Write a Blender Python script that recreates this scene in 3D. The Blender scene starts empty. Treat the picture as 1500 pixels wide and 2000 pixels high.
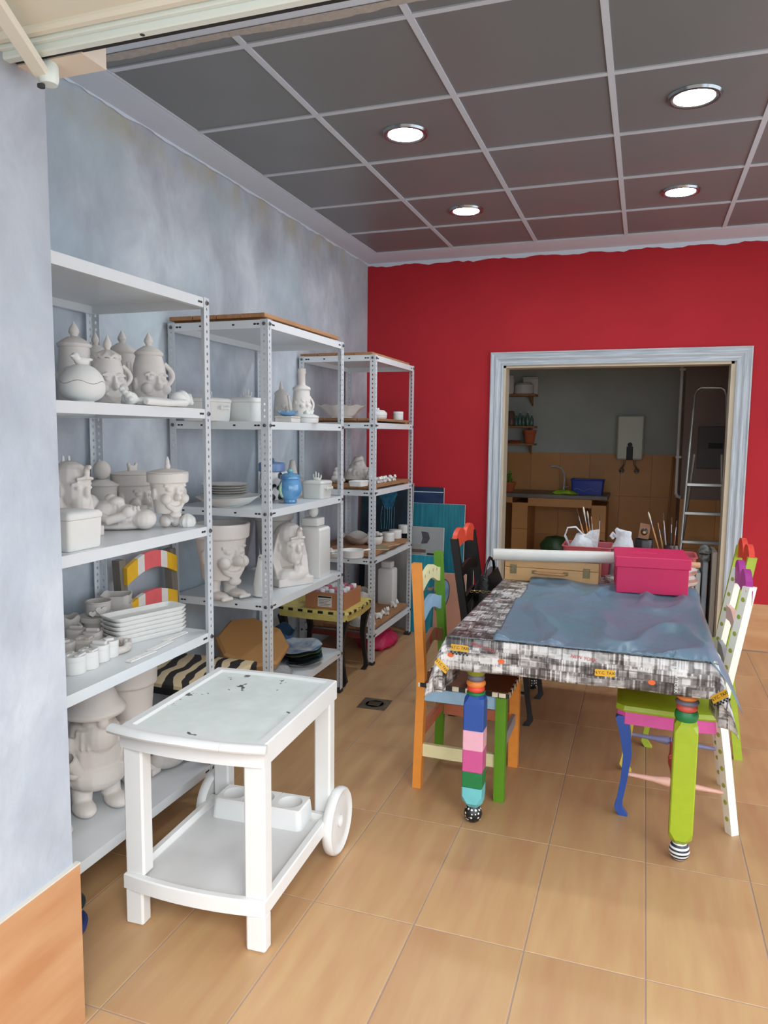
import bpy, math, random
from mathutils import Vector, Matrix
random.seed(7)
PI = math.pi
SC = bpy.context.scene
COL = SC.collection
# ------------------------------------------------------------------ camera
CAM = Vector((1.3799, -2.4296, 1.5)); FPX = 1447.57
_y, _p, _r = 0.3360, -0.1057, 0.0103
FW = Vector((-math.sin(_y)*math.cos(_p), math.cos(_y)*math.cos(_p), math.sin(_p)))
_rt = Vector((math.cos(_y), math.sin(_y), 0)); _up = _rt.cross(FW)
RT = _rt*math.cos(_r) + _up*math.sin(_r); UP = _up*math.cos(_r) - _rt*math.sin(_r)
cd = bpy.data.cameras.new('camera'); cam = bpy.data.objects.new('camera', cd); COL.objects.link(cam)
cd.sensor_fit = 'VERTICAL'; cd.sensor_height = 24; cd.lens = 24*FPX/2000; cd.clip_start = 0.05
cam.matrix_world = Matrix(((RT.x, UP.x, -FW.x, CAM.x), (RT.y, UP.y, -FW.y, CAM.y), (RT.z, UP.z, -FW.z, CAM.z), (0, 0, 0, 1)))
SC.camera = cam
# ------------------------------------------------------------------ daylight and exposure
w = bpy.data.worlds.new('World'); SC.world = w; w.use_nodes = True
bgn = w.node_tree.nodes['Background']; bgn.inputs[0].default_value = (0.84, 0.92, 1.0, 1); bgn.inputs[1].default_value = 2.4
sl = bpy.data.lights.new('sun', 'SUN'); sun = bpy.data.objects.new('sun', sl); COL.objects.link(sun)
sl.energy = 1.25; sl.angle = math.radians(26); sl.color = (1, 0.98, 0.95)
sun.rotation_euler = Vector((-0.66, 0.75, -0.72)).to_track_quat('-Z', 'Y').to_euler()
sun.location = (6, -6, 6)
SC.view_settings.view_transform = 'Standard'; SC.view_settings.look = 'None'
SC.view_settings.gamma = 1; SC.view_settings.use_curve_mapping = False
SC.view_settings.exposure = 0.32
SC.cycles.max_bounces = 8; SC.cycles.diffuse_bounces = 5; SC.cycles.caustics_reflective = False; SC.cycles.caustics_refractive = False
SC.cycles.use_denoising = True; SC.cycles.sample_clamp_indirect = 6
CEIL = 2.8415
# ------------------------------------------------------------------ placing: a sight line met with a real plane of the room
def ray(px, py): return RT*((px-750)/FPX) + UP*((1000-py)/FPX) + FW
def oz(px, py, z): d = ray(px, py); return CAM + d*((z-CAM.z)/d.z)
def ox(px, py, x): d = ray(px, py); return CAM + d*((x-CAM.x)/d.x)
def oy(px, py, y): d = ray(px, py); return CAM + d*((y-CAM.y)/d.y)
def mpp(P): return (Vector(P)-CAM).dot(FW)/FPX       # metres per pixel at P
# ------------------------------------------------------------------ materials
def lin(c):
    r = []
    for k in c[:3]:
        k = k/255.0; r.append(k/12.92 if k <= .04045 else ((k+.055)/1.055)**2.4)
    return (r[0], r[1], r[2], 1)
MATS = {}
def mat(name, col, rough=.6, metal=0, spec=.5, var=0, vscale=6, stretch=(1, 1, 1), bump=0, bscale=60, rnd=0, col2=None, trans=0, emit=0, coat=0, aniso=0, alpha=1, detail=4):
    if name in MATS: return MATS[name]
    m = bpy.data.materials.new(name); m.use_nodes = True; nt = m.node_tree; b = nt.nodes['Principled BSDF']
    b.inputs['Base Color'].default_value = lin(col); b.inputs['Roughness'].default_value = rough; b.inputs['Metallic'].default_value = metal
    b.inputs['Specular IOR Level'].default_value = spec
    if trans: b.inputs['Transmission Weight'].default_value = trans
    if coat: b.inputs['Coat Weight'].default_value = coat; b.inputs['Coat Roughness'].default_value = .1
    if aniso: b.inputs['Anisotropic'].default_value = aniso
    if alpha < 1: b.inputs['Alpha'].default_value = alpha
    if emit: b.inputs['Emission Color'].default_value = lin(col); b.inputs['Emission Strength'].default_value = emit
    N = nt.nodes.new; L = nt.links.new
    if var or bump:
        tc = N('ShaderNodeTexCoord'); mp = N('ShaderNodeMapping'); L(tc.outputs['Object'], mp.inputs[0])
        mp.inputs['Scale'].default_value = stretch
        if rnd:
            oi = N('ShaderNodeObjectInfo'); va = N('ShaderNodeVectorMath'); va.operation = 'SCALE'
            cx = N('ShaderNodeCombineXYZ')
            for k in range(3): L(oi.outputs['Random'], cx.inputs[k])
            L(cx.outputs[0], va.inputs[0]); va.inputs['Scale'].default_value = 37
            L(va.outputs[0], mp.inputs['Location'])
    if var:
        nz = N('ShaderNodeTexNoise'); nz.inputs['Scale'].default_value = vscale; nz.inputs['Detail'].default_value = detail
        L(mp.outputs[0], nz.inputs[0])
        cr = N('ShaderNodeValToRGB'); cr.color_ramp.elements[0].position = .3; cr.color_ramp.elements[1].position = .7
        c = lin(col)
        if col2: d = lin(col2)
        else: d = (c[0]*(1-var), c[1]*(1-var), c[2]*(1-var), 1)
        cr.color_ramp.elements[0].color = d; cr.color_ramp.elements[1].color = c
        L(nz.outputs[0], cr.inputs[0]); out = cr.outputs[0]
        if rnd:
            hs = N('ShaderNodeHueSaturation'); mr = N('ShaderNodeMapRange'); oi2 = N('ShaderNodeObjectInfo')
            mr.inputs[3].default_value = 1-rnd; mr.inputs[4].default_value = 1+rnd
            L(oi2.outputs['Random'], mr.inputs[0]); L(mr.outputs[0], hs.inputs['Value']); L(out, hs.inputs['Color']); out = hs.outputs[0]
        L(out, b.inputs['Base Color'])
    if bump:
        n2 = N('ShaderNodeTexNoise'); n2.inputs['Scale'].default_value = bscale; n2.inputs['Detail'].default_value = 5
        L(mp.outputs[0], n2.inputs[0]); bp = N('ShaderNodeBump'); bp.inputs['Strength'].default_value = bump; bp.inputs['Distance'].default_value = .01
        L(n2.outputs[0], bp.inputs['Height']); L(bp.outputs[0], b.inputs['Normal'])
    MATS[name] = m; return m
def paint(c, rough=.4): return mat('paint_%d_%d_%d' % tuple(c), c, rough, var=.1, vscale=25)
BISQ = mat('bisque_ceramic', (226, 219, 213), .85, spec=.2, var=.06, vscale=9, bump=.06, bscale=45)
BISQ2 = mat('bisque_ceramic_cool', (228, 227, 223), .8, spec=.2, var=.05, vscale=9, bump=.05, bscale=60)
BISQG = mat('bisque_ceramic_aged', (212, 205, 198), .85, spec=.2, var=.09, vscale=7, bump=.08, bscale=40)
GLAZW = mat('white_glaze', (214, 214, 208), .25, spec=.5, var=.03)
STEELW = mat('white_painted_steel', (222, 226, 228), .28, spec=.5, var=.03, vscale=14)
POSTW = mat('white_post_steel', (208, 212, 216), .4, spec=.4, var=.05, vscale=20)
DARK = mat('dark_slot', (45, 46, 48), .6)
BOLT = mat('zinc_bolt', (120, 122, 124), .35, metal=.9)
PLASW = mat('white_garden_plastic', (226, 226, 224), .38, spec=.45, var=.04, vscale=8)
BLACK = mat('black_paint', (24, 22, 22), .45, var=.2, vscale=20)
WOODP = mat('pallet_wood', (176, 128, 88), .75, var=.3, vscale=5, stretch=(10, 1, 10), bump=.15, bscale=30, rnd=.12)
WOODL = mat('light_beech_wood', (212, 166, 112), .5, var=.1, vscale=5, stretch=(1, 8, 14), rnd=.03)
WHITEP = mat('white_paint', (228, 226, 222), .6, var=.04, vscale=5)
# ------------------------------------------------------------------ mesh helpers
class MB:
    def __init__(s): s.v = []; s.f = []; s.M = Matrix.Identity(4); s.uv = None
    def at(s, x=0, y=0, z=0, rx=0, ry=0, rz=0, sc=None):
        s.M = Matrix.Translation((x, y, z)) @ Matrix.Rotation(rz, 4, 'Z') @ Matrix.Rotation(ry, 4, 'Y') @ Matrix.Rotation(rx, 4, 'X')
        if sc: s.M = s.M @ Matrix.Diagonal((*sc, 1))
        return s
    def add(s, vs, fs):
        o = len(s.v); s.v += [tuple(s.M @ Vector(p)) for p in vs]; s.f += [tuple(i+o for i in f) for f in fs]; return s
    def box(s, x0, x1, y0, y1, z0, z1, c=0):
        if c <= 0:
            return s.add([(x, y, z) for z in (z0, z1) for y in (y0, y1) for x in (x0, x1)],
                         [(0, 2, 3, 1), (4, 5, 7, 6), (0, 1, 5, 4), (2, 6, 7, 3), (0, 4, 6, 2), (1, 3, 7, 5)])
        X = (x0, x1); Y = (y0, y1); Z = (z0, z1); vs = []; idx = {}
        for i in (0, 1):
            for j in (0, 1):
                for k in (0, 1):
                    sx, sy, sz = (c if i == 0 else -c), (c if j == 0 else -c), (c if k == 0 else -c)
                    for a, p in (('x', (X[i], Y[j]+sy, Z[k]+sz)), ('y', (X[i]+sx, Y[j], Z[k]+sz)), ('z', (X[i]+sx, Y[j]+sy, Z[k]))):
                        idx[(i, j, k, a)] = len(vs); vs.append(p)
        fs = []
        for i in (0, 1):
            fs.append([idx[(i, j, k, 'x')] for j, k in ((0, 0), (1, 0), (1, 1), (0, 1))][::(1 if i else -1)])
            fs.append([idx[(j, i, k, 'y')] for j, k in ((0, 0), (1, 0), (1, 1), (0, 1))][::(-1 if i else 1)])
            fs.append([idx[(j, k, i, 'z')] for j, k in ((0, 0), (1, 0), (1, 1), (0, 1))][::(1 if i else -1)])
        for i in (0, 1):
            for j in (0, 1):
                fs.append([idx[(i, j, 0, 'x')], idx[(i, j, 1, 'x')], idx[(i, j, 1, 'y')], idx[(i, j, 0, 'y')]])
                fs.append([idx[(i, 0, j, 'x')], idx[(i, 1, j, 'x')], idx[(i, 1, j, 'z')], idx[(i, 0, j, 'z')]])
                fs.append([idx[(0, i, j, 'y')], idx[(1, i, j, 'y')], idx[(1, i, j, 'z')], idx[(0, i, j, 'z')]])
                for k in (0, 1): fs.append([idx[(i, j, k, a)] for a in 'xyz'])
        return s.add(vs, fs)
    def lathe(s, prof, n=28, sx=1, sy=1, power=0):
        vs = []; fs = []
        for r, z in prof:
            for k in range(n):
                a = 2*PI*k/n; ca, sa = math.cos(a), math.sin(a)
                if power:
                    q = (abs(ca)**power+abs(sa)**power)**(-1/power); ca *= q; sa *= q
                vs.append((r*ca*sx, r*sa*sy, z))
        for i in range(len(prof)-1):
            for k in range(n):
                a, b = i*n+k, i*n+(k+1) % n
                fs.append((a, b, b+n, a+n))
        if prof[0][0] > 1e-5: fs.append(tuple(range(n))[::-1])
        if prof[-1][0] > 1e-5: fs.append(tuple((len(prof)-1)*n+k for k in range(n)))
        return s.add(vs, fs)
    def ell(s, x, y, z, rx, ry=None, rz=None, n=14, rot=None):
        ry = rx if ry is None else ry; rz = rx if rz is None else rz
        R = rot or Matrix.Identity(3); m = max(6, n*2//3); vs = []; fs = []
        for i in range(m+1):
            t = PI*i/m
            for k in range(n):
                a = 2*PI*k/n
                p = R @ Vector((rx*math.sin(t)*math.cos(a), ry*math.sin(t)*math.sin(a), -rz*math.cos(t)))
                vs.append((x+p.x, y+p.y, z+p.z))
        for i in range(m):
            for k in range(n):
                a, b = i*n+k, i*n+(k+1) % n; fs.append((a, b, b+n, a+n))
        return s.add(vs, fs)
    def tube(s, pts, r, n=10, cap=True, closed=False, sq=1):
        pts = [Vector(p) for p in pts]; N = len(pts); vs = []; fs = []
        rs = r if isinstance(r, (list, tuple)) else [r]*N
        t0 = (pts[1]-pts[0]).normalized(); ref = Vector((0, 0, 1)) if abs(t0.z) < .9 else Vector((1, 0, 0))
        u = t0.cross(ref).normalized()
        for i, p in enumerate(pts):
            if closed: t = pts[(i+1) % N]-pts[i-1]
            else: t = pts[min(i+1, N-1)]-pts[max(i-1, 0)]
            t.normalize(); u = (u-t*u.dot(t)).normalized(); v = t.cross(u)
            for k in range(n):
                a = 2*PI*k/n; vs.append(tuple(p+u*(rs[i]*math.cos(a))+v*(rs[i]*sq*math.sin(a))))
        for i in range(N if closed else N-1):
            for k in range(n):
                a, b = i*n+k, i*n+(k+1) % n; j = ((i+1) % N)*n
                fs.append((a, b, j+(k+1) % n, j+k))
        if cap and not closed: fs += [tuple(range(n))[::-1], tuple((N-1)*n+k for k in range(n))]
        return s.add(vs, fs)
    def prism(s, outl, h, axis='z', base=0):
        n = len(outl)
        def P(a, b, c): return {'z': (a, b, c), 'y': (a, c, b), 'x': (c, a, b)}[axis]
        vs = [P(a, b, base) for a, b in outl]+[P(a, b, base+h) for a, b in outl]
        fs = [tuple(range(n))[::-1], tuple(range(n, 2*n))]+[(i, (i+1) % n, n+(i+1) % n, n+i) for i in range(n)]
        return s.add(vs, fs)
    def strip(s, A, B):      # ruled sheet between two polylines of equal length
        n = len(A); return s.add(list(A)+list(B), [(i, i+1, n+i+1, n+i) for i in range(n-1)])
    def loft(s, rings, capend=True):
        n = len(rings[0]); vs = [p for r in rings for p in r]; fs = []
        for i in range(len(rings)-1):
            for k in range(n):
                a, b = i*n+k, i*n+(k+1) % n; fs.append((a, b, b+n, a+n))
        if capend: fs += [tuple(range(n))[::-1], tuple((len(rings)-1)*n+k for k in range(n))]
        return s.add(vs, fs)
    def mesh(s, name, m, smooth=True, ang=40):
        me = bpy.data.meshes.new(name); me.from_pydata(s.v, [], s.f); me.validate(); me.update()
        import bmesh as _b
        bm = _b.new(); bm.from_mesh(me); _b.ops.recalc_face_normals(bm, faces=bm.faces); bm.to_mesh(me); bm.free()
        if smooth:
            me.polygons.foreach_set('use_smooth', [True]*len(me.polygons)); me.set_sharp_from_angle(angle=math.radians(ang))
        if m: me.materials.append(m)
        return me
    def build(s, name, m, parent=None, smooth=True, ang=40, loc=None, rz=0):
        return link(name, s.mesh(name, m, smooth, ang), parent, loc, rz)
    def fuse(s, name, m, parent=None, voxel=.004, loc=None, rz=0, it=4):
        """all added solids grown together into one continuous skin"""
        me = s.mesh(name, m, False); o = bpy.data.objects.new('t', me); COL.objects.link(o)
        md = o.modifiers.new('r', 'REMESH'); md.mode = 'VOXEL'; md.voxel_size = voxel
        m2 = o.modifiers.new('s', 'SMOOTH'); m2.iterations = it; m2.factor = .5
        dg = bpy.context.evaluated_depsgraph_get(); dg.update()
        me2 = bpy.data.meshes.new_from_object(o.evaluated_get(dg)); me2.name = name
        bpy.data.objects.remove(o); bpy.data.meshes.remove(me)
        me2.materials.clear(); me2.materials.append(m); me2.polygons.foreach_set('use_smooth', [True]*len(me2.polygons))
        return link(name, me2, parent, loc, rz)
def link(name, me, parent=None, loc=None, rz=0):
    o = bpy.data.objects.new(name, me); COL.objects.link(o)
    if parent: o.parent = parent
    if loc is not None: o.location = loc
    if rz: o.rotation_euler.z = rz
    return o
def tag(o, label=None, cat=None, group=None, kind=None):
    if label: o['label'] = label
    if cat: o['category'] = cat
    if group: o['group'] = group
    if kind: o['kind'] = kind
    return o
def thing(name, label, cat, loc=(0, 0, 0), rz=0, group=None):
    o = bpy.data.objects.new(name, None); COL.objects.link(o); o.location = loc; o.rotation_euler.z = rz; o.empty_display_size = .05
    return tag(o, label, cat, group)
def copy_tree(o, loc=None, rz=None, label=None, parent=None):
    c = o.copy(); COL.objects.link(c); c.parent = parent
    for ch in [k for k in o.children]: copy_tree(ch, parent=c)
    if loc is not None: c.location = loc
    if rz is not None: c.rotation_euler.z = rz
    if label: c['label'] = label
    return c
def B(*a, c=0): return MB().box(*a, c=c)
def arc(cx, cz, r, a0, a1, n=10): return [(cx+r*math.cos(a0+(a1-a0)*i/n), cz+r*math.sin(a0+(a1-a0)*i/n)) for i in range(n+1)]
def rrect(w, d, r, n=5):
    o = []
    for sx, sy, a in ((1, 1, 0), (-1, 1, PI/2), (-1, -1, PI), (1, -1, 1.5*PI)):
        o += [(sx*(w/2-r)+r*math.cos(a+PI/2*i/n), sy*(d/2-r)+r*math.sin(a+PI/2*i/n)) for i in range(n+1)]
    return o
def struct(name, mb, m, label=None, smooth=False, parent=None):
    o = mb.build(name, m, parent, smooth)
    if not parent:
        o['kind'] = 'structure'
        if label: o['label'] = label
    return o
# ================================================================== THE SETTING
def nodes(m): return m.node_tree, m.node_tree.nodes['Principled BSDF'], m.node_tree.nodes.new, m.node_tree.links.new
def plaster(name, cols, scale, stain=False):
    m = bpy.data.materials.new(name); m.use_nodes = True; nt, b, N, L = nodes(m)
    tc = N('ShaderNodeTexCoord'); mp = N('ShaderNodeMapping'); mp.inputs['Scale'].default_value = (1, 1.15, .85); L(tc.outputs['Object'], mp.inputs[0])
    n1 = N('ShaderNodeTexNoise'); n1.inputs['Scale'].default_value = scale; n1.inputs['Detail'].default_value = 7; n1.inputs['Distortion'].default_value = .28; n1.inputs['Roughness'].default_value = .58
    L(mp.outputs[0], n1.inputs[0])
    cr = N('ShaderNodeValToRGB'); cr.color_ramp.elements[0].position = .3; cr.color_ramp.elements[1].position = .7
    cr.color_ramp.elements[0].color = lin(cols[0]); cr.color_ramp.elements[1].color = lin(cols[2])
    e = cr.color_ramp.elements.new(.5); e.color = lin(cols[1]); L(n1.outputs[0], cr.inputs[0])
    n2 = N('ShaderNodeTexNoise'); n2.inputs['Scale'].default_value = scale*.55; n2.inputs['Detail'].default_value = 2; L(tc.outputs['Object'], n2.inputs[0])
    mx = N('ShaderNodeMix'); mx.data_type = 'RGBA'; mx.blend_type = 'MIX'
    cr2 = N('ShaderNodeValToRGB'); cr2.color_ramp.elements[0].position = .45; cr2.color_ramp.elements[1].position = .6
    L(n2.outputs[0], cr2.inputs[0]); ml = N('ShaderNodeMath'); ml.operation = 'MULTIPLY'; ml.inputs[1].default_value = .45; L(cr2.outputs[0], ml.inputs[0])
    L(ml.outputs[0], mx.inputs[0]); L(cr.outputs[0], mx.inputs[6]); mx.inputs[7].default_value = lin(cols[3]); out = mx.outputs[2]
    if stain:      # old damp stains along the top of the wall
        sx = N('ShaderNodeSeparateXYZ'); L(tc.outputs['Object'], sx.inputs[0]); mr = N('ShaderNodeMapRange'); L(sx.outputs['Z'], mr.inputs[0])
        mr.inputs[1].default_value = 2.66; mr.inputs[2].default_value = 2.80
        n3 = N('ShaderNodeTexNoise'); n3.inputs['Scale'].default_value = 5; L(tc.outputs['Object'], n3.inputs[0])
        mr2 = N('ShaderNodeMapRange'); mr2.inputs[1].default_value = .45; mr2.inputs[2].default_value = .65; L(n3.outputs[0], mr2.inputs[0])
        mm = N('ShaderNodeMath'); mm.operation = 'MULTIPLY'; L(mr.outputs[0], mm.inputs[0]); L(mr2.outputs[0], mm.inputs[1])
        m3 = N('ShaderNodeMath'); m3.operation = 'MULTIPLY'; m3.inputs[1].default_value = .65; L(mm.outputs[0], m3.inputs[0])
        mx2 = N('ShaderNodeMix'); mx2.data_type = 'RGBA'; L(m3.outputs[0], mx2.inputs[0]); L(out, mx2.inputs[6]); mx2.inputs[7].default_value = lin((178, 172, 140)); out = mx2.outputs[2]
    L(out, b.inputs['Base Color']); b.inputs['Roughness'].default_value = .6; b.inputs['Specular IOR Level'].default_value = .3
    nb = N('ShaderNodeTexNoise'); nb.inputs['Scale'].default_value = 9; nb.inputs['Detail'].default_value = 8; L(mp.outputs[0], nb.inputs[0])
    bp = N('ShaderNodeBump'); bp.inputs['Strength'].default_value = .25; bp.inputs['Distance'].default_value = .03; L(nb.outputs[0], bp.inputs['Height']); L(bp.outputs[0], b.inputs['Normal'])
    return m
GREYW = plaster('grey_blue_stucco', ((156, 161, 170), (180, 186, 195), (206, 213, 219), (170, 190, 198)), 2.9, True)
PILLW = plaster('pale_stucco', ((156, 161, 171), (174, 180, 190), (192, 198, 206), (165, 173, 184)), 4.2)
REDW = mat('red_wall_paint', (184, 43, 52), .75, spec=.2, var=.12, vscale=2.2, bump=.05, bscale=30)
GROUT = mat('pale_grout', (160, 140, 126), .9)
TILE = mat('terracotta_floor_tile', (194, 158, 113), .36, spec=.42, var=.2, vscale=2.6, stretch=(6, .8, 1), rnd=.05, col2=(182, 138, 100), detail=6)
WTILE = mat('terracotta_wall_tile', (196, 152, 112), .4, spec=.4, var=.2, vscale=3, stretch=(1, .9, 6), rnd=.04, col2=(180, 128, 88), detail=6)
BORDER = mat('white_plaster_border', (212, 222, 234), .85, var=.03, vscale=4)
PANEL = mat('dark_grey_ceiling_panel', (122, 126, 128), .33, spec=.45, var=.04, vscale=200, aniso=.5)
TBAR = mat('white_ceiling_bar', (202, 210, 220), .5)
CREAM = mat('cream_outdoor_soffit', (226, 222, 206), .8, var=.03, vscale=3)
ALU = mat('white_lacquered_aluminium', (220, 228, 222), .3, spec=.5)
XL, YB, XR, YF = -.765, 3.26, 3.9, -1.05
# --- floor: grout bed with single tiles
fl = struct('floor', B(XL-.1, XR+.1, -4.2, YB+.02, -.06, -.0014), GROUT, 'terracotta tiled floor with pale grout lines')
tw, td, fx0, fy0 = .3357, .6001, .1046, -.3841
tme = MB().box(.002, tw-.002, .002, td-.002, -.02, 0, c=.0012).mesh('tile', TILE, False)
for i in range(-3, 12):
    for j in range(-3, 6):
        x, y = fx0+i*tw, fy0+j*td
        x0, x1, y0, y1 = max(x, XL), min(x+tw, XR), y, min(y+td, YB)
        if x1-x0 < .02 or y1-y0 < .02: continue
        if x0 == x and x1 == x+tw and y1 == y+td: link('tile', tme, fl, (x, y, 0))
        else: MB().box(.0015, x1-x0-.0015, .0015, y1-y0-.0015, -.02, 0, c=.0012).build('tile', TILE, fl, False, loc=(x0, y0, 0))
# pavement outside and the yard beyond, so that daylight bounces as it would
struct('ground', B(-14, 16, -18, -4.2, -.08, -.02), mat('pale_pavement', (170, 166, 158), .9, var=.1, vscale=2), 'pale pavement outside the shop front')
# --- walls
struct('wall_left', B(XL-.15, XL, YF-.1, YB+.2, 0, CEIL+.1), GREYW, 'blue grey mottled stucco wall behind the shelving')
DX0, DX1, DZ = .345, 1.94, 2.02
wb = MB().box(XL, DX0, YB, YB+.14, 0, CEIL+.1).box(DX1, XR, YB, YB+.14, 0, CEIL+.1).box(DX0, DX1, YB, YB+.14, DZ, CEIL+.1)
wbo = struct('wall_back', wb, REDW, 'red painted back wall with the wide doorway')
wr = MB().box(XR, XR+.15, 2.55, YB+.2, 0, CEIL+.1).box(XR, XR+.15, YF-.1, YF+.1, 0, CEIL+.1).box(XR, XR+.15, YF+.1, 2.55, 2.7, CEIL+.1).box(XR, XR+.15, YF+.1, 2.55, 0, .12)
struct('wall_right', wr, WHITEP, 'plain pale wall on the right with a tall opening added for daylight')
wn = MB()  # unseen window, added to let more sky light into the room
for y in (YF+.1, .25, 1.4, 2.51): wn.box(XR+.04, XR+.09, y, y+.04, .12, 2.7)
wn.box(XR+.04, XR+.09, YF+.1, 2.55, .12, .16).box(XR+.04, XR+.09, YF+.1, 2.55, 2.66, 2.7)
struct('added_window_1', wn, ALU, 'white frame of the unseen window added on the right for daylight')
# tile skirting of the back wall, right of the doorway (and the short stretch to its left)
for k in range(6):
    x0 = 2.07+k*.6; x1 = min(x0+.598, XR)
    if x1 > x0: MB().box(x0, x1, YB-.012, YB+.005, 0, .335, c=.0015).build('tile', WTILE, wbo, False)
# ragged plaster edge where the red paint stops
A = []; Bb = []
for i in range(121):
    x = XL+(XR-XL)*i/120; A.append((x, YB-.004, CEIL)); Bb.append((x, YB-.004, CEIL-.018-.012*random.random()-.012*math.sin(i*.35)**2))
MB().strip(A, Bb).strip([(a[0], YB-.0005, a[2]) for a in A], [(a[0], YB-.0005, a[2]) for a in Bb]).build('plaster_edge', BORDER, wbo, False)
A = []; Bb = []
for i in range(121):
    y = YF+(YB-YF)*i/120; A.append((XL+.004, y, CEIL)); Bb.append((XL+.004, y, CEIL-.006-.009*random.random()-.008*math.sin(i*.3)**2))
pe = MB().strip(A, Bb); pe.build('plaster_edge', BORDER, bpy.data.objects['wall_left'], False)
# the pillar at the shop front, with its tiled foot
pil = struct('wall_front', B(XL-.15, .08, -1.75, -1.035, 0, CEIL+.1), PILLW, 'pale stucco jamb of the shop front')
px_, zt = .08, .42
MB().box(px_-.002, px_+.012, -1.62, -1.022, -.001, zt, c=.0015).build('tile', WTILE, pil, False)
MB().box(px_-.002, px_+.012, -2.22+.6, -1.75, -.001, zt, c=.0015).build('tile', WTILE, pil, False)
MB().box(px_-.002, px_+.0125, -1.75, -1.0215, zt, zt+.004).build('tile_edge', mat('pale_tile_edge', (206, 200, 190), .6), pil, False)
# white block on top of the jamb, rounded at its inner end
blk = MB().prism([(-.85, 2.272), (.25, 2.272)]+[(.25+.0*math.cos(a), 2.272) for a in ()]+[(.25, 2.36), (.235, 2.39), (.2, 2.405), (-.85, 2.405)], .075, 'y', -1.112)
struct('trim_1', blk, mat('cream_beam_end', (226, 212, 196), .8), 'cream beam end above the pale jamb')
# lintel, shutter rail and outside soffit
struct('wall_lintel', B(.25, XR, -1.45, -1.112, 2.42, CEIL+.1), CREAM, 'plastered lintel over the shop front')
sh = MB().box(-1.0, XR, -1.150, -1.128, 2.268, 2.42, c=.003)
sho = struct('trim_2', sh, ALU, 'white aluminium shutter rail across the top of the opening')
MB().box(-1.0, XR, -1.162, -1.1495, 2.282, 2.43, c=.002).build('rail_lip', ALU, sho, False)
MB().box(-1.0, XR, -1.128, -1.108, 2.275, 2.42).build('gap_shade_strip', mat('painted_gap_shade', (38, 36, 34), .9), sho, False)  # solid dark strip, its colour standing in for the shaded gap
MB().box(-1.0, XR, -1.186, -1.1615, 2.288, 2.44, c=.006).build('rail_step', CREAM, sho, False)
for x, z in ((.42, 2.3), (1.6, 2.3)):
    MB().at(x, -1.139, 2.2685).lathe([(.0, -.001), (.005, -.001), (.005, .002)], 10).build('screw', DARK, sho)
struct('soffit', B(-1.0, XR, -2.05, -1.186, 2.30, 2.42), CREAM, 'cream soffit over the entrance')
# white folding arm and its hinge, hanging by the jamb
a0, a1 = oz(2, 25, 2.262), oz(84, 150, 2.245)
dv = (a0-a1).normalized(); ext = a0+dv*.5
arm = thing('shutter_arm', 'slanting cream metal arm at the top of the jamb', 'arm', (a1.x, a1.y, a1.z))
d = ext-a1; ln = d.length; ang = math.atan2(d.y, d.x)
MB().at(rz=ang, ry=-math.asin(d.z/ln)).box(-.01, ln, -.016, .016, -.006, .012, c=.003).build('bar', CREAM, arm, False)
MB().at(.012, .004, .004).lathe([(0, -.02), (.017, -.02), (.02, -.012), (.02, .018), (.014, .026)], 18).build('hinge_cap', ALU, arm)
MB().at(.0, -.006, -.018).lathe([(0, -.006), (.008, -.006), (.008, .0)], 10).build('screw', DARK, arm)
# --- ceiling: border, bars and single panels
cl = struct('ceiling', MB().box(XL-.1, XR+.1, YF-.1, YB+.1, CEIL+.05, CEIL+.12), mat('ceiling_void', (60, 60, 62), .9), 'suspended ceiling of dark grey panels in white bars')
X0, X1, Y0, Y1 = -.59, 3.55, -.085, 2.96
bd = MB().box(XL, X0, YF, YB, CEIL-.004, CEIL+.05).box(X1, XR, YF, YB, CEIL-.004, CEIL+.05).box(X0, X1, Y1, YB, CEIL-.004, CEIL+.05).box(X0, X1, -1.11, Y0, CEIL-.004, CEIL+.05)
bd.build('plaster_border', BORDER, cl, False)
A = []; Bb = []
for i in range(181):
    x = X0+(X1-X0)*i/180; e = .008*random.random()+.006*math.sin(i*.2); A.append((x, Y0-.03, CEIL-.0055)); Bb.append((x, Y0+.006+e, CEIL-.0055))
MB().strip(A, Bb).strip([(a[0], a[1], a[2]-.0015) for a in A], [(a[0], a[1], a[2]-.0015) for a in Bb]).build('ragged_plaster', mat('rough_cement', (186, 180, 172), .95, var=.15, vscale=30, bump=.4, bscale=60), cl, False)
xs = [X0]+[.6*i for i in range(0, 6)]+[X1]; ys = [Y0]+[.6*j for j in range(0, 5)]+[Y1]
LAMPS = [(.3, .9), (1.505, .9), (.3, 2.11), (1.505, 2.115), (2.7, .9), (2.7, 2.11)]
for i in range(len(xs)-1):
    for j in range(len(ys)-1):
        x0, x1, y0, y1 = xs[i], xs[i+1], ys[j], ys[j+1]
        MB().box(-(x1-x0)/2, (x1-x0)/2, -(y1-y0)/2, (y1-y0)/2, 0, .012).build('ceiling_panel', PANEL, cl, False, loc=((x0+x1)/2, (y0+y1)/2, CEIL+.004))
for x in xs[1:-1]: B(x-.012, x+.012, Y0, Y1, CEIL-.002, CEIL+.03).build('ceiling_bar', TBAR, cl, False)
for y in ys[1:-1]: B(X0, X1, y-.012, y+.012, CEIL-.0015, CEIL+.03).build('ceiling_bar', TBAR, cl, False)
for e in (B(X0, X0+.012, Y0, Y1, CEIL-.003, CEIL+.03), B(X0, X1, Y1-.012, Y1, CEIL-.003, CEIL+.03)): e.build('ceiling_bar', TBAR, cl, False)
EMIT = mat('lit_led_diffuser', (240, 250, 255), .5, emit=110); CHROME = mat('chrome_ring', (150, 155, 158), .2, metal=.9)
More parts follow.
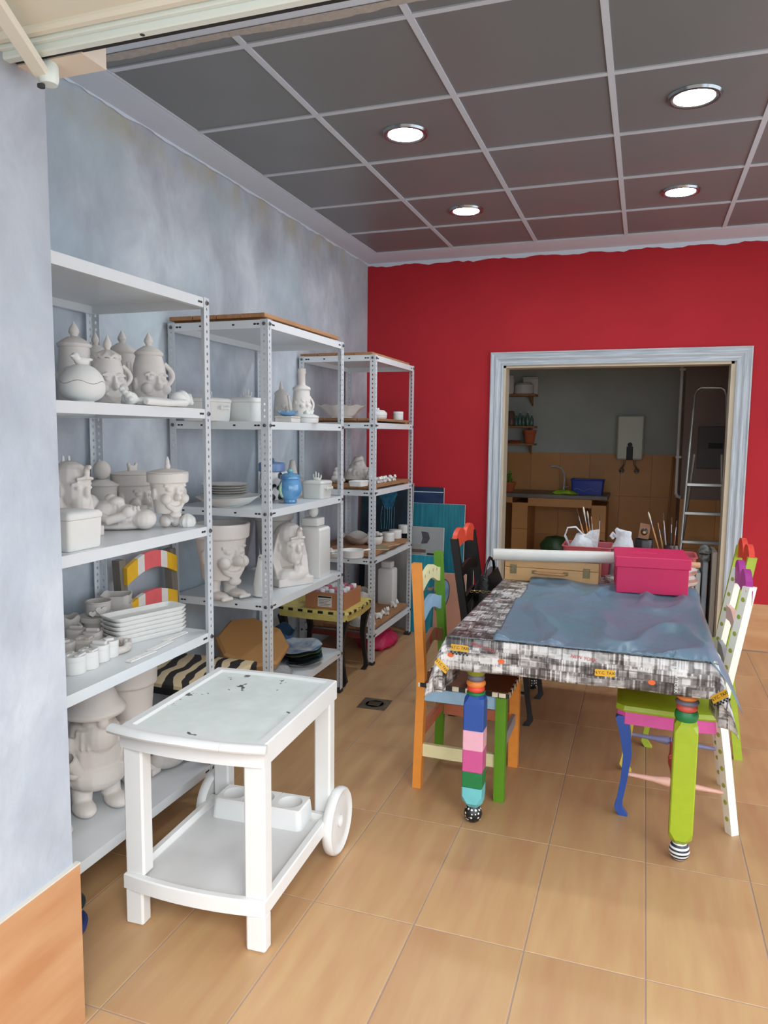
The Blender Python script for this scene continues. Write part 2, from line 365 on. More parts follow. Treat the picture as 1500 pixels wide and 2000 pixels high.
LW = ['round lit ceiling downlight nearest the shelving, front row', 'round lit ceiling downlight over the table, front row, the largest in view', 'round lit ceiling downlight nearest the shelving, row by the red wall', 'round lit ceiling downlight over the doorway, row by the red wall', 'front ceiling downlight beyond the right edge', 'rear ceiling downlight beyond the right edge']
for (x, y), lb in list(zip(LAMPS, LW))[:4]:
    t = thing('ceiling_downlight', lb, 'ceiling light', (x, y, CEIL), group='ceiling downlights')
    MB().lathe([(.078, .003), (.078, -.004), (.088, -.009), (.1, -.007), (.105, .003)], 40).build('trim_ring', CHROME, t)
    MB().lathe([(0, -.006), (.06, -.006), (.078, -.003), (.078, .003)], 40).build('diffuser', EMIT, t)
# --- architrave of the doorway (dragged white paint, stepped moulding) and its reveal
ARCH = mat('dragged_white_moulding', (206, 212, 218), .55, var=.35, vscale=9, stretch=(14, 14, .6), col2=(166, 174, 182))
ARCH2 = mat('dragged_white_moulding_head', (206, 212, 218), .55, var=.35, vscale=9, stretch=(.6, 14, 14), col2=(166, 174, 182))
REVEAL = mat('pale_wood_reveal', (206, 190, 166), .6, var=.12, vscale=6)
dr = thing('doorway_frame', 'wide white grooved door frame set in the red wall', 'door frame', (0, YB, 0)); dr['kind'] = 'structure'; dr.name = 'door_1'; del dr['category']
prof = [(0, .0), (0, .016), (.012, .02), (.02, .012), (.034, .014), (.05, .026), (.062, .026), (.068, .018), (.08, .022), (.09, .03), (.098, .026), (.1, 0)]
def jamb(x, sgn, name):
    W = 1.0; mb = MB()
    rings = []
    for z, off in ((0, 0), (DZ, 1)):
        rings.append([(x+sgn*a*1.0, -d, z+(a if off else 0)) for a, d in prof])
    mb.loft(rings); return mb.build(name, ARCH, dr, False)
jamb(DX0, -1, 'jamb_moulding'); jamb(DX1+.012, 1, 'jamb_moulding')
MB().loft([[(DX0-a, -d, DZ+a) for a, d in prof], [(DX1+.012+a, -d, DZ+a) for a, d in prof]]).build('head_moulding', ARCH2, dr, False)
MB().box(DX0-.002, DX0+.018, -.002, .15, 0, DZ).build('reveal_board', REVEAL, dr, False)
MB().box(DX1-.02, DX1+.013, -.002, .15, 0, DZ).build('reveal_board', REVEAL, dr, False)
MB().box(DX0, DX1, -.002, .15, DZ-.018, DZ+.002).build('reveal_board', REVEAL, dr, False)
# --- the back room seen through the doorway
KY = 5.75
KW = mat('dim_grey_plaster', (184, 190, 184), .8, var=.12, vscale=3)
KT = mat('brown_kitchen_tile', (212, 150, 88), .5, var=.14, vscale=3, rnd=.05)
struct('floor_kitchen', B(-.7, 3.2, YB+.02, KY+.1, -.06, -.001), mat('kitchen_floor_tile', (170, 124, 84), .5, var=.15), 'tiled floor of the back room')
struct('wall_kitchen_back', B(-.7, 3.2, KY, KY+.12, 0, 2.9), KW, 'grey plaster wall at the back of the kitchen')
struct('wall_kitchen_left', B(-.55, -.4, YB+.14, KY, 0, 2.9), KW, 'left wall of the kitchen')
struct('wall_kitchen_right', B(2.62, 2.75, YB+.14, KY, 0, 2.9), mat('brown_grey_plaster', (150, 132, 124), .8, var=.1, vscale=2), 'brownish wall on the right of the kitchen')
struct('ceiling_kitchen', B(-.7, 3.2, YB+.14, KY+.1, 2.75, 2.85), WHITEP, 'ceiling of the back room')
KPX = oy(1337, 800, 5.0).x
kp = struct('wall_kitchen_pier', B(KPX, 2.62, 5.0, KY, 0, 2.75), MATS['brown_grey_plaster'], 'brownish projecting wall at the right of the back room')
for i in range(3):
    for j in range(2):
        x0 = KPX+.002+i*.31; x1 = min(x0+.308, 2.618)
        MB().box(x0, x1, 4.99, 5.005, .001+j*.46, .459+j*.46, c=.001).build('tile', KT, kp, False)
kb = bpy.data.objects['wall_kitchen_back']
zk = oy(1150, 886, KY).z
for i in range(10):
    for j in range(3):
        z0 = zk-(j+1)*.44; x0 = -.4+i*.31
        if x0+.309 > KPX+.15: continue
        MB().box(x0+.001, x0+.309, KY-.01, KY+.005, z0+.001, z0+.439, c=.001).build('tile', KT, kb, False)
MB().box(-.4, KPX, KY-.013, KY+.005, zk, zk+.008).build('tile_edge', mat('dull_tile_edge', (186, 172, 150), .6), kb, False)
# ================================================================== SHELVING UNITS
def perf_plate(mb, wd, ht, t, pitch=.0275, hr=.0048, along='x'):
    """steel strip with a row of real holes, lying in the plane of the given axis and z"""
    n = int(ht/pitch); pz = ht/n; c = wd*.5
    def P(u, z, d): return (u, d, z) if along == 'x' else (d, u, z)
    ho = [(-1, -1), (0, -1), (1, -1), (1, 0), (1, 1), (0, 1), (-1, 1), (-1, 0)]
    vs = []; fs = []
    for i in range(n):
        z0 = i*pz; zc = z0+pz/2; o = len(vs)
        for d in (0, t):
            for a, b in ho: vs.append(P(c+a*c, zc+b*pz/2, d))
            for k, (a, b) in enumerate(ho):
                an = math.atan2(b, a); vs.append(P(c+hr*math.cos(an), zc+hr*1.35*math.sin(an), d))
        for k in range(8):
            k2 = (k+1) % 8
            fs += [(o+k, o+k2, o+8+k2, o+8+k), (o+16+k, o+24+k, o+24+k2, o+16+k2), (o+8+k, o+8+k2, o+24+k2, o+24+k)]
            if k in (2, 3, 6, 7): fs.append((o+k, o+16+k, o+16+k2, o+k2))
    mb.add(vs, fs)
UH = 2.0
pm = MB(); perf_plate(pm, .036, UH, .002, along='x'); perf_plate(pm, .036, UH, .002, along='y')
POSTME = pm.mesh('post', POSTW, False)
SLOTX = MB().prism(rrect(.014, .008, .0039, 3), .0012, 'y', -.0006).mesh('slot', DARK, False)      # lies in xz
SLOTY = MB().prism(rrect(.014, .008, .0039, 3), .0012, 'x', -.0006).mesh('slot', DARK, False)
BOLTM = MB().lathe([(.0085, 0), (.0085, .004), (.005, .005), (.005, .008), (0, .008)], 6).mesh('bolt', BOLT, False)
FOOT = mat('black_plastic_foot', (40, 38, 36), .7)
def unit(label, x0, x1, y0, y1, levels, H=UH):
    t = thing('shelving_unit', label, 'shelving', ((x0+x1)/2, (y0+y1)/2, 0), group='white slotted angle shelving units')
    cx, cy = (x0+x1)/2, (y0+y1)/2; hx, hy = (x1-x0)/2, (y1-y0)/2
    for sx, sy, rz in ((-1, -1, 0), (1, -1, PI/2), (1, 1, PI), (-1, 1, -PI/2)):
        o = link('post', POSTME, t, (sx*hx, sy*hy, .004), rz); o.scale.z = (H-.004)/UH
        MB().box(-.003 if sx > 0 else -.001, .04, -.003, .04, 0, .02, c=.002).at().build('foot', FOOT, t, False, loc=(sx*hx, sy*hy, 0), rz=rz)
    ix, iy = hx-.0025, hy-.0025; lip = .036; q = .0018
    me = MB().box(-ix, ix, -iy, iy, -q, 0).box(-ix, -ix+q, -iy, iy, -lip, -q).box(ix-q, ix, -iy, iy, -lip, -q).box(-ix+q, ix-q, -iy, -iy+q, -lip, -q).box(-ix+q, ix-q, iy-q, iy, -lip, -q)
    me = me.box(ix-.02, ix-q, -iy+q, iy-q, -lip, -lip+q).box(-ix+q, -ix+.02, -iy+q, iy-q, -lip, -lip+q).mesh('shelf', STEELW, False)
    for z in levels:
        s = link('shelf', me, t, (0, 0, z))
        for sy in (-1, 1):
            for d in (.012, .026): link('slot', SLOTY, s, (ix, sy*(iy-.036-d), -lip/2))
        for u in (-hx+.05, -hx+.066, -hx*.33, hx*.33, hx-.066, hx-.05): link('slot', SLOTX, s, (u, -iy, -lip/2))
        for sx in (-1, 1):
            for sy in (-1, 1):
                b = link('bolt', BOLTM, s, (sx*(hx+.0003), sy*(hy-.018), -lip/2)); b.rotation_euler = (0, sx*PI/2, 0)
        for sx in (-1, 1):
            b = link('bolt', BOLTM, s, (sx*(hx-.018), -hy-.0003, -lip/2)); b.rotation_euler = (PI/2, 0, 0)
    return t
ZA = {1: (1.998, 1.585, 1.135, .715, .175), 2: (1.998, 1.548, 1.145, .712, .25), 3: (1.985, 1.566, 1.138, .698, .21)}
U1 = (-.745, -.2, -.86, .062); U2 = (-.745, -.222, .565, 1.455); U3 = (-.745, -.222, 1.965, 2.79)
unit('white metal shelving unit nearest the pale jamb, full of unglazed figures', *U1, ZA[1])
unit('middle white metal shelving unit with the blue jar and stacked plates', *U2, ZA[2])
unit('far white metal shelving unit by the red wall with boards on its shelves', *U3, ZA[3], 1.987)
# loose boards lying on the shelves: every plank a piece
def board(label, x0, x1, y0, y1, z, along='y', n=4, th=.018, batten=True):
    t = thing('wooden_board', label, 'board', ((x0+x1)/2, (y0+y1)/2, z+.0005), group='wooden boards on the shelves')
    hx, hy = (x1-x0)/2, (y1-y0)/2; zb = .012 if batten else 0
    for k in range(n):
        a = -hx+2*hx*k/n; e = random.uniform(-.006, .006)
        MB().box(a+.002, a+2*hx/n-.002, -hy+e, hy+e, zb, zb+th, c=.002).build('plank', WOODP, t, False)
    if batten:
        for yy in (-hy+.03, hy-.09): MB().box(-hx+.01, hx-.01, yy, yy+.06, 0, .0125, c=.001).build('batten', WOODP, t, False)
    return zb+th
board('weathered plank board on top of the middle shelving unit', -.74, -.235, .57, 1.42, 1.998, n=4)
board('weathered plank board on top of the far shelving unit', -.74, -.24, 1.97, 2.74, 1.985, n=4, batten=False)
B3 = {}
for k, (z, lb) in enumerate(((1.566, 'plank board under the wavy bowl on the far unit'), (1.138, 'plank board under the row of small animals on the far unit'), (.698, 'plank board under the round boxes on the far unit'), (.21, 'plank board on the lowest shelf of the far unit'))):
    B3[k] = z+.001+board(lb, -.70, -.232, 1.985, 2.745, z, n=4, th=.02 if k else .016)
# ================================================================== TROLLEY
tr = thing('serving_trolley', 'white plastic two-tier serving trolley with two wheels in front of the shelves', 'trolley', (.165, -.385, 0), math.radians(2.6))
def ring_tray(mb, hx, y0, y1, z0, z1, bow, rim, deck):
    """tray with bowed ends: outline with a raised rim and a sunken deck"""
    def outl(hx, y0, y1, bow, n=10):
        o = []
        for i in range(n+1): u = -1+2*i/n; o.append((hx*u, y0-bow*(1-u*u)))
        for i in range(n+1): u = 1-2*i/n; o.append((hx*u, y1+bow*.5*(1-u*u)))
        return o
    O = outl(hx, y0, y1, bow); I = outl(hx-rim, y0+rim*.8, y1-rim*.8, bow*.9)
    rings = [[(x, y, z0) for x, y in O], [(x, y, z1-.004) for x, y in O], [(x*.985, y*.99, z1) for x, y in O], [(x*1.01, y*1.006, z1) for x, y in I], [(x, y, z1-.004) for x, y in I], [(x*.99, y*.99, deck) for x, y in I]]
    mb.loft(rings, False); n = len(I); o = len(mb.v)-n
    mb.f.append(tuple(o+i for i in range(n))); mb.f.append(tuple(len(mb.v)-6*n+i for i in range(n))[::-1])
TOPM = mat('scuffed_trolley_top', (224, 229, 226), .45, spec=.35, var=.25, vscale=14, col2=(212, 218, 213))
def scuffs(m):
    nt, b, N, L = nodes(m); tc = N('ShaderNodeTexCoord'); n = N('ShaderNodeTexNoise'); n.inputs['Scale'].default_value = 30; n.inputs['Detail'].default_value = 8
    n0 = N('ShaderNodeTexNoise'); n0.inputs['Scale'].default_value = 7; L(tc.outputs['Object'], n0.inputs[0])
    L(tc.outputs['Object'], n.inputs[0]); a = N('ShaderNodeMath'); a.operation = 'MULTIPLY'; L(n.outputs[0], a.inputs[0]); L(n0.outputs[0], a.inputs[1])
    mr = N('ShaderNodeMapRange'); mr.inputs[1].default_value = .375; mr.inputs[2].default_value = .39; L(a.outputs[0], mr.inputs[0])
    mx = N('ShaderNodeMix'); mx.data_type = 'RGBA'; old = b.inputs['Base Color'].links[0].from_socket
    L(mr.outputs[0], mx.inputs[0]); L(old, mx.inputs[6]); mx.inputs[7].default_value = lin((92, 92, 90)); L(mx.outputs[2], b.inputs['Base Color'])
scuffs(TOPM)
m = MB(); ring_tray(m, .236, -.285, .30, .562, .628, .022, .03, .618); m.build('top_frame', PLASW, tr, ang=35)
m = MB(); pts = []
n = 10
for i in range(n+1): u = -1+2*i/n; pts.append((.204*u, -.262-.02*(1-u*u)))
for i in range(n+1): u = 1-2*i/n; pts.append((.204*u, .276+.01*(1-u*u)))
MB().prism(pts, .003, 'z', .6165).build('top_panel', TOPM, tr, False)
m = MB(); ring_tray(m, .236, -.285, .24, .115, .162, .022, .024, .142); m.build('lower_tray', PLASW, tr, ang=35)
MB().prism([(x*1.0, y if y < 0 else y-.07) for x, y in pts], .003, 'z', .1405).build('lower_panel', mat('worn_white_tray', (214, 214, 214), .5, var=.12, vscale=5), tr, False)
for sx in (-1, 1):
    MB().box(-.031, .031, -.022, .022, .0, .114, c=.006).build('leg_foot', PLASW, tr, False, loc=(sx*.203, -.262, 0))
    MB().box(-.033, .033, -.026, .026, .158, .565, c=.006).build('upright', PLASW, tr, False, loc=(sx*.2, -.254, 0))
    MB().box(-.03, .03, -.026, .026, .13, .565, c=.006).build('upright', PLASW, tr, False, loc=(sx*.2, .272, 0))
    wl = MB().lathe([(0, -.006), (.03, -.012), (.07, -.014), (.098, -.014), (.109, -.018), (.116, -.012), (.118, 0), (.116, .012), (.109, .018), (.098, .012), (.085, .008), (.07, .012), (.03, .008), (0, .01)], 40)
    o = wl.build('wheel', PLASW, tr, loc=(sx*.246, .283, .116)); o.rotation_euler = (0, sx*PI/2, 0)
    MB().lathe([(0, 0), (.02, 0), (.022, .006), (.012, .012), (0, .013)], 20).build('hub_cap', PLASW, o, loc=(0, 0, .009))
ax = MB().tube([(-.24, .283, .116), (.24, .283, .116)], .009).build('axle', PLASW, tr)
# push handle: bowed bar along the front edge, in three moulded lengths
hp = []
for i in range(13):
    u = -1+2*i/12; hp.append((.252*u, -.302-.035*(1-u*u), .624+.006*(1-abs(u))))
for a, b in ((0, 3), (3, 9), (9, 12)):
    seg = hp[a:b+1]; MB().tube(seg, [.0205]*len(seg), 10, sq=.7).build('handle_section', PLASW, tr)
# bottle rack with three round wells
def rack(hx, hy, z0, z1, wells, r):
    mb = MB(); n = 24; top = []
    mb.loft([[(x, y, z0) for x, y in rrect(hx*2+.012, hy*2+.012, .02)], [(x, y, z1-.006) for x, y in rrect(hx*2, hy*2, .02)], [(x, y, z1) for x, y in rrect(hx*2-.01, hy*2-.01, .018)]], False)
    q = rrect(hx*2-.01, hy*2-.01, .018)
    w3 = (hx*2-.01)/3
    for k, wx in enumerate(wells):
        ring = [(wx+r*math.cos(2*PI*i/n), r*math.sin(2*PI*i/n)) for i in range(n)]
        sq = []
        for i in range(n):
            a = 2*PI*i/n; c, s = math.cos(a), math.sin(a); f = 1/max(abs(c)/(w3/2), abs(s)/(hy-.005)); sq.append((wx+c*f, s*f))
        mb.loft([[(x, y, z1) for x, y in sq], [(x, y, z1) for x, y in ring], [(wx+(x-wx)*.93, y*.93, z1-.055) for x, y in ring]], False)
        o = len(mb.v)-n; mb.f.append(tuple(o+i for i in range(n)))
    return mb
rk = rack(.165, .058, .143, .212, (-.107, 0, .107), .042)
rk.build('bottle_rack', PLASW, tr, ang=30, loc=(0, .185, 0))
MB().box(.158, .186, -.262, -.236, .1437, .1447).build('rust_stain', mat('rust_stain', (150, 104, 60), .8, var=.4, vscale=60), tr, False)
# ================================================================== CHAIRS
def slab(mb, o, t, axis, base): return mb.prism(o, t, axis, base)
def crest(y0, y1, zc, h, rise, n=16):
    """outline of a wavy chair rail in the yz plane"""
    top = []; bot = []
    for i in range(n+1):
        u = i/n; y = y0+(y1-y0)*u; w = math.sin(PI*u)**2
        top.append((y, zc+h/2+rise*w)); bot.append((y, zc-h/2+rise*1.1*math.sin(PI*u)**2))
    return top+bot[::-1]
OR, GN, CR, BL, BR, GY = paint((236, 150, 62)), paint((92, 146, 28)), paint((234, 226, 176)), paint((160, 196, 222)), paint((168, 118, 86)), paint((150, 150, 156))
def check_edge(name, c1, c2, n, axis=0):
    m = bpy.data.materials.new(name); m.use_nodes = True; nt, b, N, L = nodes(m)
    tc = N('ShaderNodeTexCoord'); ck = N('ShaderNodeTexChecker'); ck.inputs['Color1'].default_value = lin(c1); ck.inputs['Color2'].default_value = lin(c2); ck.inputs['Scale'].default_value = n
    mp = N('ShaderNodeMapping'); mp.inputs['Location'].default_value = (.001, .001, .37/n); mp.inputs['Scale'].default_value = (1, 1, 0.0001)
    L(tc.outputs['Object'], mp.inputs[0]); L(mp.outputs[0], ck.inputs[0]); L(ck.outputs[0], b.inputs['Base Color']); b.inputs['Roughness'].default_value = .45
    return m
CHK = check_edge('black_cream_checks', (30, 28, 26), (236, 226, 200), 36)
CHKY = check_edge('black_yellow_checks', (28, 26, 22), (226, 212, 130), 30)
# -- ladder-back chair at the left of the table
c = thing('ladder_back_chair', 'orange and green wooden ladder-back chair with brown seat at the table', 'chair', (.538, .485, 0), math.radians(0))
D, W = .34, .345
def post(mb, x, y, pts, s): return mb
def sweep_post(path, sx, sy, tw=0):
    c_, s_ = math.cos(tw), math.sin(tw)
    return MB().loft([[(x+a*c_-b*s_, y+a*s_+b*c_, z) for a, b in ((-sx/2, -sy/2), (sx/2, -sy/2), (sx/2, sy/2), (-sx/2, sy/2))] for x, y, z in path])
for y, m_ in ((0, OR), (W, GN)):
    sweep_post([(-.012, y, 0), (0, y, .42), (0, y, .5), (-.03, y, .965)], .036, .038).build('back_post', m_, c, False)
for y, m_ in ((0, GN), (W, OR)):
    sweep_post([(D, y, 0), (D, y, .44)], .042, .042).build('front_leg', m_, c, False)
for zc, h, rise, m_, dx in ((.865, .062, .035, CR, -.023), (.735, .06, .035, BL, -.015), (.585, .058, .035, BR, -.006)):
    r_ = MB().prism(crest(.016, W-.016, zc, h, rise), .018, 'x', dx-.009).build('back_rail', m_, c, False)
    if m_ is CR:
        for k in range(4): MB().ell(dx+.0095, .075+k*.062, zc+.028+.012*math.sin(PI*(k+.5)/4), .002, .0035, .008, 8).build('leaf_motif', paint((176, 150, 60)), r_)
    if m_ is BR:
        for k in range(2): MB().ell(dx+.0095, .12+k*.1, zc+.03, .002, .014, .02, 12).build('oval_motif', paint((186, 66, 48)), r_)
so = [(-.01, -.02), (D+.035, -.03), (D+.04, W+.03), (-.01, W+.02)]
MB().prism(so, .018, 'z', .446).build('seat_edge', CHK, c, False)
MB().prism([(-.004, -.014), (D+.028, -.023), (D+.033, W+.023), (-.004, W+.014)], .002, 'z', .464).build('seat', paint((112, 72, 46)), c, False)
for nm, a, m_ in (('side_apron', (0, D, -.012, .008, .385, .44), BL), ('side_apron', (0, D, W-.008, W+.012, .385, .44), BL), ('front_apron', (D-.01, D+.01, 0, W, .395, .445), GY), ('side_stretcher', (.01, D-.01, -.011, .011, .14, .195), CR), ('side_stretcher', (.01, D-.01, W-.011, W+.011, .2, .25), paint((206, 122, 88))), ('front_stretcher', (D-.009, D+.009, .02, W-.02, .2, .25), GY), ('back_stretcher', (-.011, .011, .02, W-.02, .22, .265), paint((206, 122, 88)))):
    B(*a, c=.002).build(nm, m_, c, False)
# -- painted chairs with cabriole legs: right of the table, and the black one at its far left
def turned(p0, p1, r):
    p0, p1 = Vector(p0), Vector(p1); pr = [(0, .5), (.1, .55), (.3, .8), (.42, 1.25), (.455, 1.3), (.46, .95), (.475, .95), (.48, 1.3), (.495, 1.3), (.5, .95), (.505, 1.3), (.52, 1.3), (.525, .95), (.54, .95), (.545, 1.3), (.58, 1.25), (.7, .8), (.9, .55), (1, .5)]
    return MB().tube([p0.lerp(p1, a) for a, b in pr], [r*b for a, b in pr], 12)
def cabriole(x, y, h, dx, s=.038):
    path = [(0, 0), (.03, .02), (.06, .016), (.14, .004), (.25, -.006), (.34, .006), (.40, .02), (h, .012)]
    wd = [.9, .8, .62, .66, .85, 1.1, 1.25, 1.2]
    return MB().loft([[(x+dx*o-s/2*k, y-s/2*k*.9, z), (x+dx*o+s/2*k, y-s/2*k*.9, z), (x+dx*o+s/2*k, y+s/2*k*.9, z), (x+dx*o-s/2*k, y+s/2*k*.9, z)] for (z, o), k in zip(path, wd)])
def heart_crest(hw, zc):
    o = []
    for i in range(21):
        u = -1+2*i/20; o.append((hw*u, zc+.005+.062*abs(math.sin(PI*u))**.55))
    for i in range(21):
        u = 1-2*i/20; o.append((hw*u*.96, zc-.05+.03*(1-u*u)))
    return o
def painted_chair(name, label, loc, rz, cols, dots=None, bag=None):
    """faces -x in its own frame: back posts at x=.40, front legs at x=0"""
    t = thing(name, label, 'chair', loc, rz)
    PB, PF1, PF2, SEAT, APR, CRE, MID1, MID2, ST1, ST2, ST3 = cols
    Wd, Dp = .42, .395
    for k, y in enumerate((0, Wd)):
        path = [(Dp+.012, y, 0), (Dp-.03, y, .3), (Dp-.055, y, .46), (Dp-.045, y, .55), (Dp-.005, y, .8), (Dp+.02, y, .955)]
        tw = math.radians(38) if dots else 0
        o = sweep_post(path, .034 if dots else .038, .034, tw).build('back_post', PB, t, False)
        if dots:
            import bisect
            for z in [.06+.065*i for i in range(14)]:
                if .42 < z < .5: continue
                for q in range(len(path)-1):
                    if path[q][2] <= z <= path[q+1][2]:
                        f = (z-path[q][2])/(path[q+1][2]-path[q][2]); x = path[q][0]+f*(path[q+1][0]-path[q][0])
                MB().ell(-.0171, 0, 0, .0012, .0095, .0105, 12).build('dot', dots, o, loc=(x, y, z), rz=tw)
    cabriole(.012, 0, .41, -1).build('front_leg', PF1, t, ang=30); cabriole(.012, Wd, .41, -1).build('front_leg', PF2, t, ang=30)
    so = [(-.03, -.005), (-.035, Wd/2), (-.03, Wd+.005), (0, Wd+.03), (.2, Wd+.035), (Dp-.03, Wd+.005), (Dp-.02, Wd), (Dp-.02, 0), (Dp-.03, -.005), (.2, -.035), (0, -.03)]
    MB().loft([[(x, y, .432) for x, y in so], [(x*1.02-.002, y*1.02-.004, .44) for x, y in so], [(x, y, .456) for x, y in so], [(x*.94+.01, y*.92+.017, .466) for x, y in so]]).build('seat', SEAT, t, ang=30)
    MB().prism([(x*.98+.004, y*.97+.006) for x, y in so], .052, 'z', .381).build('apron', APR, t, False)
    MB().prism(heart_crest(.225, .935), .024, 'x', Dp+.006).build('crest_rail', CRE, t, False, loc=(0, Wd/2, 0)).rotation_euler = (0, .0, 0)
    MB().prism(crest(.012, Wd-.012, .77, .055, .02), .018, 'x', Dp-.019).build('back_rail', MID1, t, False)
    MB().prism(crest(.012, Wd-.012, .62, .05, .02), .018, 'x', Dp-.044).build('back_rail', MID2, t, False)
    turned((.012, .0, .17), (Dp-.02, .0, .155), .0145).build('side_stretcher', ST1, t)
    turned((.012, Wd, .17), (Dp-.02, Wd, .155), .0145).build('side_stretcher', ST2, t)
    turned((.19, .005, .163), (.19, Wd-.005, .163), .013).build('cross_stretcher', ST3, t)
    turned((Dp-.035, .01, .3), (Dp-.035, Wd-.01, .3), .012).build('back_stretcher', ST3, t)
    return t
CW = mat('cream_chair_paint', (240, 236, 220), .4)
LIME = paint((160, 180, 40)); LIME2 = paint((176, 200, 60)); PINK = paint((222, 92, 166)); RED = paint((236, 78, 58)); PURP = paint((178, 52, 150)); BLUE = paint((42, 82, 162)); YEL = paint((222, 204, 76)); ROSE = paint((240, 190, 172)); LILAC = paint((140, 146, 188)); CRED = paint((206, 84, 72))
painted_chair('painted_chair', 'cream chair with green dots, purple heart-shaped top and blue front leg', (1.352, .545, 0), math.radians(-1), (CW, BLUE, YEL, LIME, PINK, PURP, ROSE, GY, ROSE, LILAC, CRED), paint((168, 176, 66)))
painted_chair('painted_chair', 'lime green chair with red heart-shaped top behind the dotted chair', (1.45, 1.27, 0), math.radians(0), (LIME2, LIME2, LIME2, LIME, PINK, RED, YEL, ROSE, LILAC, CRED, LILAC))
bk = painted_chair('painted_chair', 'black chair with orange-red top rail at the far left of the table', (.875, 1.745, 0), math.radians(180), (BLACK, BLACK, BLACK, BLACK, BLACK, paint((240, 84, 58)), BLACK, BLACK, BLACK, BLACK, BLACK))
# -- zebra chair between the first two units, its back to the wall
def back_chair(label, loc, rz, Dp, Wd, seat_h, top_h, seat_m, edge_m, post_m, leg_m, rails):
    t = thing('wooden_chair', label, 'chair', loc, rz)
    for y in (0, Wd):
        sweep_post([(0, y, 0), (.02, y, seat_h), (-.01, y, top_h)], .038, .042).build('back_post', post_m, t, False)
        cabriole(Dp, y, seat_h-.03, 1).build('front_leg', leg_m, t, ang=30)
    MB().prism([(.0, -.02), (Dp+.03, -.03), (Dp+.03, Wd+.03), (.0, Wd+.02)], .03, 'z', seat_h-.04).build('seat_edge', edge_m, t, False)
    MB().loft([[(x, y, seat_h+z) for x, y in ((.0, -.02), (Dp+.032, -.032), (Dp+.032, Wd+.032), (.0, Wd+.02))] if z < .008 else [(x, y, seat_h+z) for x, y in ((.012, -.008), (Dp+.02, -.02), (Dp+.02, Wd+.02), (.012, Wd+.008))] for z in (-.0105, .004, .01)]).build('seat', seat_m, t, ang=30)
    for zc, h, rise, segs in rails:
        rt_ = None; n = len(segs)
        for k, (u0, u1, m_) in enumerate(segs):
            top = []; bot = []
            for i in range(9):
                u = u0+(u1-u0)*i/8; y = .0+Wd*u; w_ = math.sin(PI*u)
                top.append((y, zc+h/2+rise*w_)); bot.append((y, zc-h/2+rise*w_))
            MB().prism(top+bot[::-1], .02, 'x', .012).build('rail_section', m_, t, False)
    B(.02, Dp, -.01, .01, .18, .22).build('side_stretcher', leg_m, t, False); B(.02, Dp, Wd-.01, Wd+.01, .18, .22).build('side_stretcher', leg_m, t, False)
    return t
def zebra():
    m = bpy.data.materials.new('zebra_print'); m.use_nodes = True; nt, b, N, L = nodes(m)
    tc = N('ShaderNodeTexCoord'); mp = N('ShaderNodeMapping'); mp.inputs['Rotation'].default_value = (0, 0, -.3); L(tc.outputs['Object'], mp.inputs[0])
    wv = N('ShaderNodeTexWave'); wv.inputs['Scale'].default_value = 4.2; wv.inputs['Distortion'].default_value = 5; wv.inputs['Detail'].default_value = 1.2; wv.inputs['Detail Scale'].default_value = 1.3; L(mp.outputs[0], wv.inputs[0])
    cr = N('ShaderNodeValToRGB'); cr.color_ramp.elements[0].position = .44; cr.color_ramp.elements[1].position = .5
    cr.color_ramp.elements[0].color = lin((40, 36, 36)); cr.color_ramp.elements[1].color = lin((216, 196, 158)); L(wv.outputs[0], cr.inputs[0]); L(cr.outputs[0], b.inputs['Base Color']); b.inputs['Roughness'].default_value = .6
    return m
YO, PK, WH = paint((240, 186, 40)), paint((238, 106, 110)), paint((236, 230, 224))
segs = [(0, .2, YO), (.2, .33, WH), (.33, .66, PK), (.66, .79, WH), (.79, 1, YO)]
back_chair('chair with zebra striped seat and yellow, pink and white back rails between shelving units', (-.69, .125, 0), 0, .40, .355, .445, .955, zebra(), BLACK, mat('grey_wood', (128, 120, 110), .7, var=.2, vscale=6, stretch=(8, 8, 1)), paint((120, 72, 40)), [(.885, .075, .05, segs), (.72, .075, .04, segs)])
# -- yellow stool-chair between middle and far unit
st = thing('checkered_stool', 'yellow stool with black checkered seat edge and black curved legs', 'stool', (-.66, 1.51, 0))
YS = mat('speckled_yellow_paint', (224, 206, 124), .5, var=.25, vscale=18, col2=(206, 184, 96))
so = [(0, 0), (.2, -.02), (.40, -.02), (.445, .0), (.46, .18), (.445, .385), (.40, .405), (.2, .405), (0, .385)]
MB().prism(so, .04, 'z', .40).build('seat_apron', YS, st, False)
MB().prism([(x*1.02, y*1.03-.006) for x, y in so], .014, 'z', .441).build('seat_edge', CHKY, st, False)
MB().prism(so, .004, 'z', .455).build('seat', YS, st, False)
for x, y in ((.405, .015), (.405, .37), (.03, .02), (.03, .365)):
    cabriole(x, y, .41, 1 if x > .1 else -1, .036).build('leg', BLACK, st, ang=30)
B(.03, .4, .005, .025, .2, .235).build('side_rail', paint((110, 50, 44)), st, False); B(.03, .4, .36, .38, .2, .235).build('side_rail', paint((110, 50, 44)), st, False)
